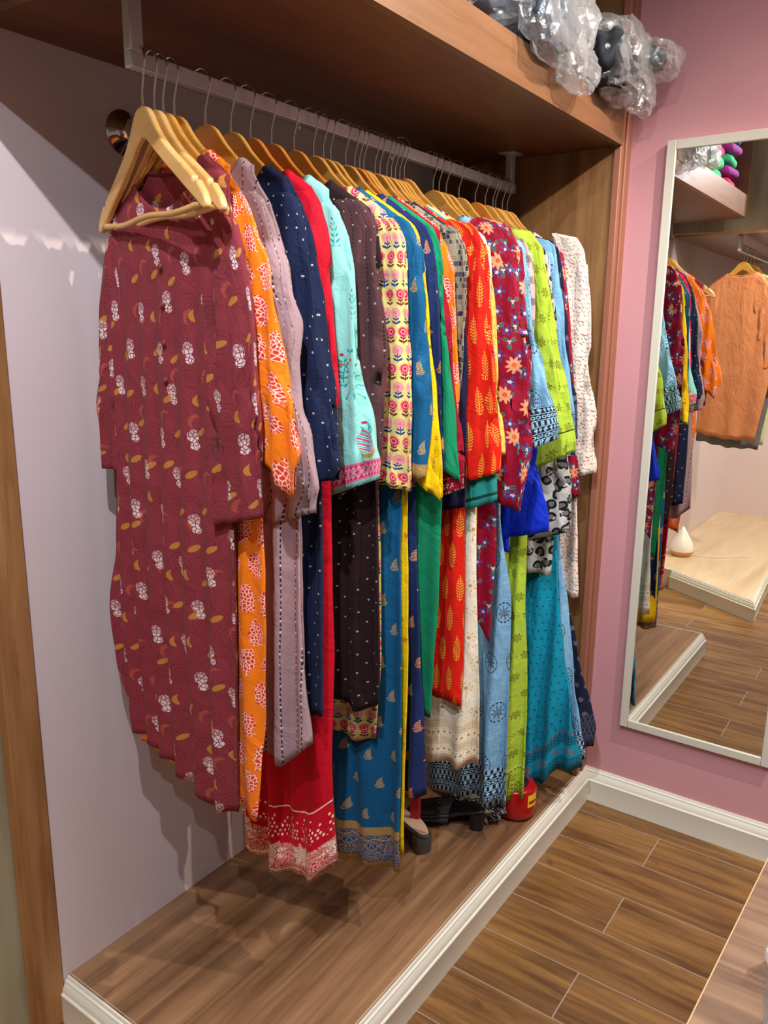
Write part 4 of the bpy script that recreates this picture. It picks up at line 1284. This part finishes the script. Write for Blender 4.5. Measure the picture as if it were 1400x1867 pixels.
for i, (k, g) in enumerate(GARMENTS.items()):
    wi = 1 if k not in ('red', 'aqua', 'brown', 'leopard', 'green') else 2
    kw = {}
    if k == 'maroon': kw = dict(NS=80, NV=80, neck=.075, pleats=1.0, left=sorted((z, s) for s, z in MAROON_LEFT_BODY), left_sleeve=MAROON_LEFT_SLEEVE)
    g_ = dict(g)
    if k == 'maroon': g_['gap'] = .036
    r = garment(k, LABEL[k][0], CATS.get(k, 'kurta'), g_, FAB[k], **kw)
    r['group'] = 'garments hung along the steel rail'
    r.name = CATS.get(k, 'kurta') if CATS.get(k) != 'top' else 'blouse'
    if k == 'maroon':
        for z in (1.665, 1.600, 1.535, 1.470):
            mb = MB(); mb.lathe([(.0001, -.004), (.0035, -.0038), (.0052, -.002), (.0052, 0), (.0001, .0015)], (.0, -.021, z), 'y', 14)
            mb.build('button', plain('maroon_button', srgb(120, 52, 60), .35), r, smooth=True, sharp=.6)
    hanger(g['y'], g['yaw'], wi, 'golden wooden hanger holding the ' + LABEL[k][1], k in ('maroon', 'orange'), False, k=.62 if k != 'mauve' else .3, z=1.913 if k != 'crimson' else 1.921)


# ------------------------------------------------------------------ second bay seen in the mirror
r2 = empty('clothes_rail', (.36, -1.9, 2.06)); tag(r2, 'steel clothes rail of the other bay, seen only in the mirror', 'clothes rail')
part(MB().box(.352, .371, -2.9, -1.17, 2.052, 2.078).build('crossbar', M_steel, bevel=.0015), r2)
part(MB().box(.352, .371, -1.195, -1.17, 2.077, 2.139).build('post', M_steel, bevel=.0015), r2)
def simple(y, hemz, w_, sz, extra=.0):
    return dict(y=y, yaw=6, gap=.020, body=[(.20, 1.7), (.19, 1.4), (.21+w_, 1.2), (.17+w_, hemz)], hem=[(-.2, hemz+.03), (0, hemz), (.2, hemz+.01)],
                sleeve=[(.125, 1.815), (.17, 1.76), (.21, 1.68), (.25, 1.5), (.27+extra, sz+.1), (.265+extra, sz)], cuff=(.15, sz-.03), w=.12+extra*.5)
for key, y, hz, w_, sz, ex, lab, hl in (
    ('peach', -1.235, .86, .0, 1.32, .05, 'plain peach orange kurta with wide sleeves, seen in the mirror', 'peach orange kurta seen in the mirror'),
    ('silver', -1.32, .80, .01, 1.15, 0, 'silver grey kurta behind the peach one, seen in the mirror', 'silver grey kurta seen in the mirror'),
    ('acid', -1.42, .84, .0, 1.20, 0, 'acid yellow kurta, seen in the mirror', 'acid yellow kurta seen in the mirror'),
    ('ivory', -1.52, .80, .0, 1.30, 0, 'ivory kurta hung behind the yellow one, seen in the mirror', 'ivory kurta seen in the mirror')):
    gg = simple(y, hz, w_, sz, ex)
    r = garment(key, lab, 'kurta', gg, FAB[key], loc=(.38, 0), NS=30, NV=40, pleats=.45)
    r.location.z = .083; r['group'] = 'kurtas in the other bay'
    hanger(y, 6, 1, 'golden wooden hanger holding the ' + hl, False, False, rail_x=.38, z=1.996, group='hangers in the other bay', k=.62)
# drop-shaped diffuser on the pale platform
dfz = empty('aroma_diffuser', (.13, -1.45, H)); tag(dfz, 'small white and tan drop-shaped diffuser on the pale platform in the mirror', 'diffuser')
M_tan = plain('tan_plastic', srgb(206, 150, 84), .35); M_wht = plain('white_plastic', srgb(236, 234, 226), .3)
part(MB().lathe([(.0001, 0), (.055, .001), (.072, .020), (.078, .048), (.070, .085), (.050, .125), (.026, .165), (.008, .195), (.0001, .200)], (.13, -1.45, H+.0005), seg=36).build('tank', M_wht, smooth=True), dfz)
part(MB().lathe([(.0001, -.001), (.0565, -.0005), (.0745, .020), (.079, .034), (.0001, .034)], (.13, -1.45, H+.001), seg=36).build('base', M_tan, smooth=True, sharp=.6), dfz)
cord = MB(); cord.tube([(.20, -1.47, H+.004), (.28, -1.50, H+.004), (.36, -1.53, H+.006), (.44, -1.62, H+.004), (.52, -1.66, H+.004)], .0028, 6)
part(cord.build('power_cord', M_wht, smooth=True), dfz)

# ------------------------------------------------------------------ things on the shelf
def folded(name, c, size, col, label, group, yaw=0, seed=0):
    """a folded cloth: three soft layers wrapped by a rolled edge facing the aisle"""
    mb = MB(); L, W, T = size
    NU, NW = 26, 14
    rows = []
    for j in range(NW+1):
        y = -W/2 + W*j/NW
        row = []
        for k in range(NU):
            a = 2*PI*k/NU; ca, sa = math.cos(a), math.sin(a)
            x = math.copysign(abs(ca)**.35, ca)*L/2; z = math.copysign(abs(sa)**.8, sa)*T/2
            e = 1 - abs(2*j/NW - 1)**6*.35
            q = noise.noise(Vector((x*9, y*9, z*9 + seed)))*.006
            row.append(mb.bm.verts.new((x*(1 - abs(2*j/NW-1)**8*.12) + q, y + q*.6, z*e + q*.7 + noise.noise(Vector((x*22, y*30, seed)))*.0022)))
        rows.append(row)
    for a, b in zip(rows, rows[1:]):
        for k in range(NU): mb.bm.faces.new((a[k], a[(k+1) % NU], b[(k+1) % NU], b[k]))
    mb.bm.faces.new(rows[0]); mb.bm.faces.new(rows[-1][::-1])
    m = bpy.data.materials.get('folded_' + name) or plain('folded_' + name, col, .85, spec=.2, bump=.3, bscale=60)
    o = mb.build('folded_garment', m, smooth=True, sharp=1.1); o.location = c; o.rotation_euler = (0, 0, yaw)
    tag(o, label, 'folded garment', group); return o
STACK = [('green', srgb(40, 190, 110)), ('spring_green', srgb(60, 205, 120)), ('pink', srgb(236, 40, 136)), ('magenta', srgb(220, 50, 150)), ('plum', srgb(150, 50, 120))]
NM = ['lowest', 'second from the bottom', 'third from the bottom', 'fourth from the bottom', 'topmost']
for i, (nm, col) in enumerate(STACK):
    folded(nm, (.50 + random.uniform(-.01, .01), .46, ZS2 + .0235 + i*.0455), (.22, .17, .046), col, 'folded %s cloth, %s of the far stack in the mirror' % (nm.replace('_', ' '), NM[i]), 'folded clothes on the shelf', random.uniform(-.08, .08), i)
STACK = [('crimson', srgb(190, 20, 80)), ('violet', srgb(140, 40, 130)), ('mint', srgb(60, 190, 130)), ('orchid', srgb(170, 60, 150)), ('cobalt', srgb(20, 130, 190))]
for i, (nm, col) in enumerate(STACK):
    folded(nm, (.50 + random.uniform(-.01, .01), .20, ZS2 + .0235 + i*.0455), (.22, .18, .046), col, 'folded %s cloth, %s of the near stack in the mirror' % (nm, NM[i]), 'folded clothes on the shelf', random.uniform(-.08, .08), i+9)

M_dark = plain('charcoal_cloth', srgb(40, 44, 52), .85, spec=.2, bump=.3, bscale=50)
M_dark2 = plain('slate_cloth', srgb(74, 86, 100), .85, spec=.2, bump=.3, bscale=50)
def bag(label, lobes, inner, seed, mat):
    c = lobes[0][0]
    r = empty('plastic_bag', (c[0], c[1], ZS2)); tag(r, label, 'plastic bag', 'bagged clothes on the shelf')
    mb = MB()
    for k, (p, rad) in enumerate(lobes): mb.blob(p, rad, .30, 1.25, 4, seed + k*5, True)
    part(mb.build('film', M_plastic, smooth=False), r)
    mb = MB()
    for k, (p, rad) in enumerate(inner): mb.blob(p, rad, .35, 1.7, 4, seed + 40 + k*3)
    part(mb.build('wrapped_clothes', mat, smooth=True), r)
    return r
bag('crumpled clear bag of slate cloth drooping over the shelf front, in the middle', [((.50, .90, 2.262), (.15, .15, .085)), ((.668, .945, 2.222), (.044, .13, .085)), ((.668, 1.06, 2.160), (.034, .080, .048))],
    [((.50, .90, 2.250), (.13, .13, .070)), ((.664, .92, 2.228), (.028, .095, .055))], 3, M_dark2)
bag('crumpled clear bag of grey cloth at the far shelf end, sticking out over the corner', [((.52, 1.29, 2.268), (.15, .155, .088)), ((.665, 1.33, 2.250), (.070, .14, .085)), ((.735, 1.42, 2.262), (.055, .075, .042)), ((.690, 1.43, 2.190), (.035, .05, .05))],
    [((.52, 1.29, 2.250), (.14, .15, .070)), ((.655, 1.29, 2.235), (.056, .12, .065)), ((.725, 1.40, 2.262), (.03, .05, .026))], 11, M_dark)
bag('clear bag with charcoal cloth lying on the shelf, nearest of all the bags', [((.50, .62, 2.245), (.13, .10, .070))], [((.50, .62, 2.230), (.10, .08, .050))], 21, M_dark)
bag('flat thin clear bag with black cloth filling, behind the drooping one', [((.38, 1.08, 2.235), (.12, .13, .058))], [((.38, 1.08, 2.222), (.09, .10, .040))], 31, M_dark)

# ------------------------------------------------------------------ things on the platform
M_heel = plain('grey_patent', srgb(70, 70, 64), .28); M_insole = plain('beige_insole', srgb(216, 182, 162), .7); M_blk = plain('black_leather', srgb(18, 18, 19), .35); M_blk2 = plain('black_fabric', srgb(24, 24, 26), .55)
def slab(mb, c, ax, L, Wd, z0, z1, e=.6, seg=28, top=1.0, taper=0.0, zf=None):
    """rounded block standing on z0, long axis ax (angle)"""
    ca, sa = math.cos(ax), math.sin(ax); rings = []
    for q, z in ((.93, z0), (1, z0 + .003), (top, z1 - .002), (top*.97, z1)):
        row = []
        for k in range(seg):
            a = 2*PI*k/seg; u = math.copysign(abs(math.cos(a))**e, math.cos(a))*L/2*q; v = math.copysign(abs(math.sin(a))**e, math.sin(a))*Wd/2*q*(1 + taper*u/L)
            row.append(mb.bm.verts.new((c[0] + u*ca - v*sa, c[1] + u*sa + v*ca, z + (zf(u) if zf else 0))))
        rings.append(row)
    for a, b in zip(rings, rings[1:]):
        for k in range(seg): mb.bm.faces.new((a[k], a[(k+1) % seg], b[(k+1) % seg], b[k]))
    mb.bm.faces.new(rings[0][::-1]); mb.bm.faces.new(rings[-1])
# grey block-heeled sandal, heel toward the aisle
sx, sy, sa = .412, .862, math.radians(150)
sd = empty('heeled_sandal', (sx, sy, H)); tag(sd, 'grey block-heeled sandal with beige insole on the wood platform', 'shoe')
dirv = Vector((math.cos(sa), math.sin(sa)))
mb = MB(); slab(mb, (sx, sy), sa, .050, .052, H+.0005, H+.050, .8, top=1.06); part(mb.build('heel', M_heel, smooth=True, sharp=.7), sd)
solez = lambda u: -.034*(1/(1 + math.exp(-(u - .012)*45)))
mb = MB(); slab(mb, (sx + dirv.x*.085, sy + dirv.y*.085), sa, .225, .060, H+.0495, H+.060, .75, seg=48, taper=.2, zf=solez); part(mb.build('sole', M_heel, smooth=True, sharp=.7), sd)
mb = MB(); slab(mb, (sx + dirv.x*.083, sy + dirv.y*.083), sa, .212, .050, H+.0595, H+.0635, .75, seg=48, taper=.2, zf=solez); part(mb.build('insole', M_insole, smooth=True, sharp=.7), sd)
# black pleated mule
bx, by = .487, 1.050; ba = math.radians(200)
bd = empty('pleated_mule', (bx, by, H)); tag(bd, 'black mule with a radiating pleated upper and block heel, under the block-print hem', 'shoe')
dv = Vector((math.cos(ba), math.sin(ba))); nv_ = Vector((-dv.y, dv.x))
mb = MB(); slab(mb, (bx, by), ba, .044, .050, H+.0005, H+.056, .7, top=1.05); part(mb.build('heel', M_blk, smooth=True, sharp=.7), bd)
sz2 = lambda u: -.040*(1/(1 + math.exp(-(u + .010)*45)))
mb = MB(); slab(mb, (bx + dv.x*.095, by + dv.y*.095), ba, .240, .072, H+.0555, H+.066, .75, seg=48, zf=sz2); part(mb.build('sole', M_blk, smooth=True, sharp=.7), bd)
mb = MB(); rows = []
for i in range(13):
    f = i/12; u = .070 + .125*f; row = []
    for k in range(61):
        a = PI*k/60; rr = .043 + .004*math.sin(f*PI); plt = 1 + .05*math.sin(k*1.5)
        p = Vector((bx, by)) + dv*(u + .010*math.cos(a)**2) + nv_*(math.cos(a)*rr*plt)
        row.append(mb.bm.verts.new((p.x, p.y, H + .012 + math.sin(a)**.8*(.058 - .030*f)*plt + .014*(1-f))))
    rows.append(row)
for a, b in zip(rows, rows[1:]):
    for k in range(60): mb.bm.faces.new((a[k], a[k+1], b[k+1], b[k]))
part(mb.build('pleated_upper', M_blk2, smooth=True), bd)
mb = MB()
for k in range(9):
    a = PI*(k+.5)/9; p = Vector((bx, by)) + dv*.112 + nv_*(math.cos(a)*.047)
    mb.blob((p.x, p.y, H + .018 + math.sin(a)*.055), (.0022, .0022, .0022), 0, 1, 1)
part(mb.build('studs', M_chrome), bd)
# red canister
ex = empty('metal_canister', (.548, 1.172, H)); tag(ex, 'red round canister with yellow label on the platform below the turquoise hem', 'canister')
M_red = plain('red_enamel', srgb(160, 8, 14), .25); M_yel = plain('yellow_label', srgb(232, 196, 40), .5); M_bk = plain('black_plastic', srgb(20, 20, 20), .5)
EX, EY = .548, 1.188
part(MB().lathe([(.0001, .004), (.030, .0005), (.050, .002), (.0585, .010), (.061, .022), (.061, .094), (.057, .101), (.050, .104), (.0001, .105)], (EX, EY, H), seg=48).build('cylinder', M_red, smooth=True, sharp=.9), ex)
mb = MB(); rr = .0616; rows = []
for k in range(9):
    a = math.radians(-30 + 40*k/8); rows.append([mb.bm.verts.new((EX + rr*math.cos(a), EY + rr*math.sin(a), H + z)) for z in (.050, .090)])
for a, b in zip(rows, rows[1:]): mb.bm.faces.new((a[0], b[0], b[1], a[1]))
lb = part(mb.build('label', M_yel, smooth=True), ex)
mb = MB(); rows = []
for k in range(7):
    a = math.radians(-26 + 32*k/6); rows.append([mb.bm.verts.new((EX + (rr+.0004)*math.cos(a), EY + (rr+.0004)*math.sin(a), H + z)) for z in (.060, .070)])
for a, b in zip(rows, rows[1:]): mb.bm.faces.new((a[0], b[0], b[1], a[1]))
part(mb.build('label_panel', M_red), lb)
part(MB().lathe([(.0001, .1055), (.034, .1055), (.036, .107), (.036, .110), (.033, .112), (.0001, .1125)], (EX, EY, H), seg=36).build('cap', M_bk, smooth=True, sharp=.8), ex)
# red packet behind the sandal
pk = MB(); pk.box(.342, .372, .905, .917, H+.0005, H+.135, .002)
M_pk = plain('red_packet', srgb(176, 24, 40), .4)
pko = pk.build('red_packet', M_pk, smooth=False)
tag(pko, 'narrow red packet standing behind the grey block-heeled sandal', 'packet')
# leopard scarf crumpled behind the mule
sc = MB(); sc.blob((.455, 1.105, H+.038), (.075, .040, .036), .5, 2.4, 4, 5)
so_ = sc.build('scarf', plain('leopard_scarf_base', srgb(96, 96, 98), .9, bump=.3, bscale=40), smooth=True)
m_, b_, g_ = new_mat('leopard_scarf'); p_ = g_.obj(); vv = g_.vec(p_[0], p_[2] + p_[1]); dd = g_.voro(vv, 45.0)
g_.put(b_.inputs['Base Color'], g_.mix(g_.AND(dd < .42, dd > .15), srgb(130, 130, 130), srgb(20, 20, 22))); b_.inputs['Roughness'].default_value = .9
so_.data.materials[0] = m_; tag(so_, 'crumpled grey leopard-print scarf on the platform behind the black mule', 'scarf')

# ------------------------------------------------------------------ counter in the foreground, right
ct = empty('counter', (1.65, .1, 0), math.radians(-2.85)); tag(ct, 'brown wood-look counter with pale edge at the lower right corner', 'counter')
def loc(b, name, mat, p, **k): o = b.build(name, mat, p, **k); return o
CX0 = -.327
loc(MB().box(CX0, .42, -.62, .62, .722, .75), 'worktop', M_counter, ct, bevel=.001)
loc(MB().box(CX0+.02, .40, -.60, .60, 0, .721), 'cabinet_body', M_platform, ct)
loc(MB().box(CX0-.0012, CX0+.0004, -.62, .62, .723, .7498), 'edge_band', plain('edge_band_tan', srgb(214, 170, 130), .4), ct)
# white sign holder, only its edge is in view
sg = empty('tablet_stand', (1.452, .19, .75)); tag(sg, 'white rounded tablet stand on the counter at the right edge of view', 'tablet stand')
part(MB().box(1.376, 1.52, .165, .177, .752, .84, .004).build('screen_case', M_wht, smooth=True, sharp=.6), sg)
part(MB().box(1.40, 1.50, .14, .20, .7505, .757, .002).build('foot', M_bk, smooth=True, sharp=.6), sg)
cp = empty('plastic_cup', (1.425, .06, .75)); tag(cp, 'clear ribbed plastic cup on the counter in the bottom right corner', 'cup')
M_cup = plastic_mat('clear_cup_plastic', (.85, .9, .93, 1), .75)
part(MB().lathe([(.030, .001), (.033, .002), (.036, .05), (.0345, .052), (.038, .095), (.0395, .097), (.0395, .100), (.037, .099), (.033, .052), (.030, .004), (.0001, .004)], (1.425, .06, .7502), seg=40).build('wall', M_cup, smooth=True, sharp=.8), cp)
part(MB().lathe([(.0001, .101), (.040, .101), (.041, .104), (.038, .108), (.0001, .110)], (1.425, .06, .7502), seg=40).build('lid', M_cup, smooth=True, sharp=.8), cp)
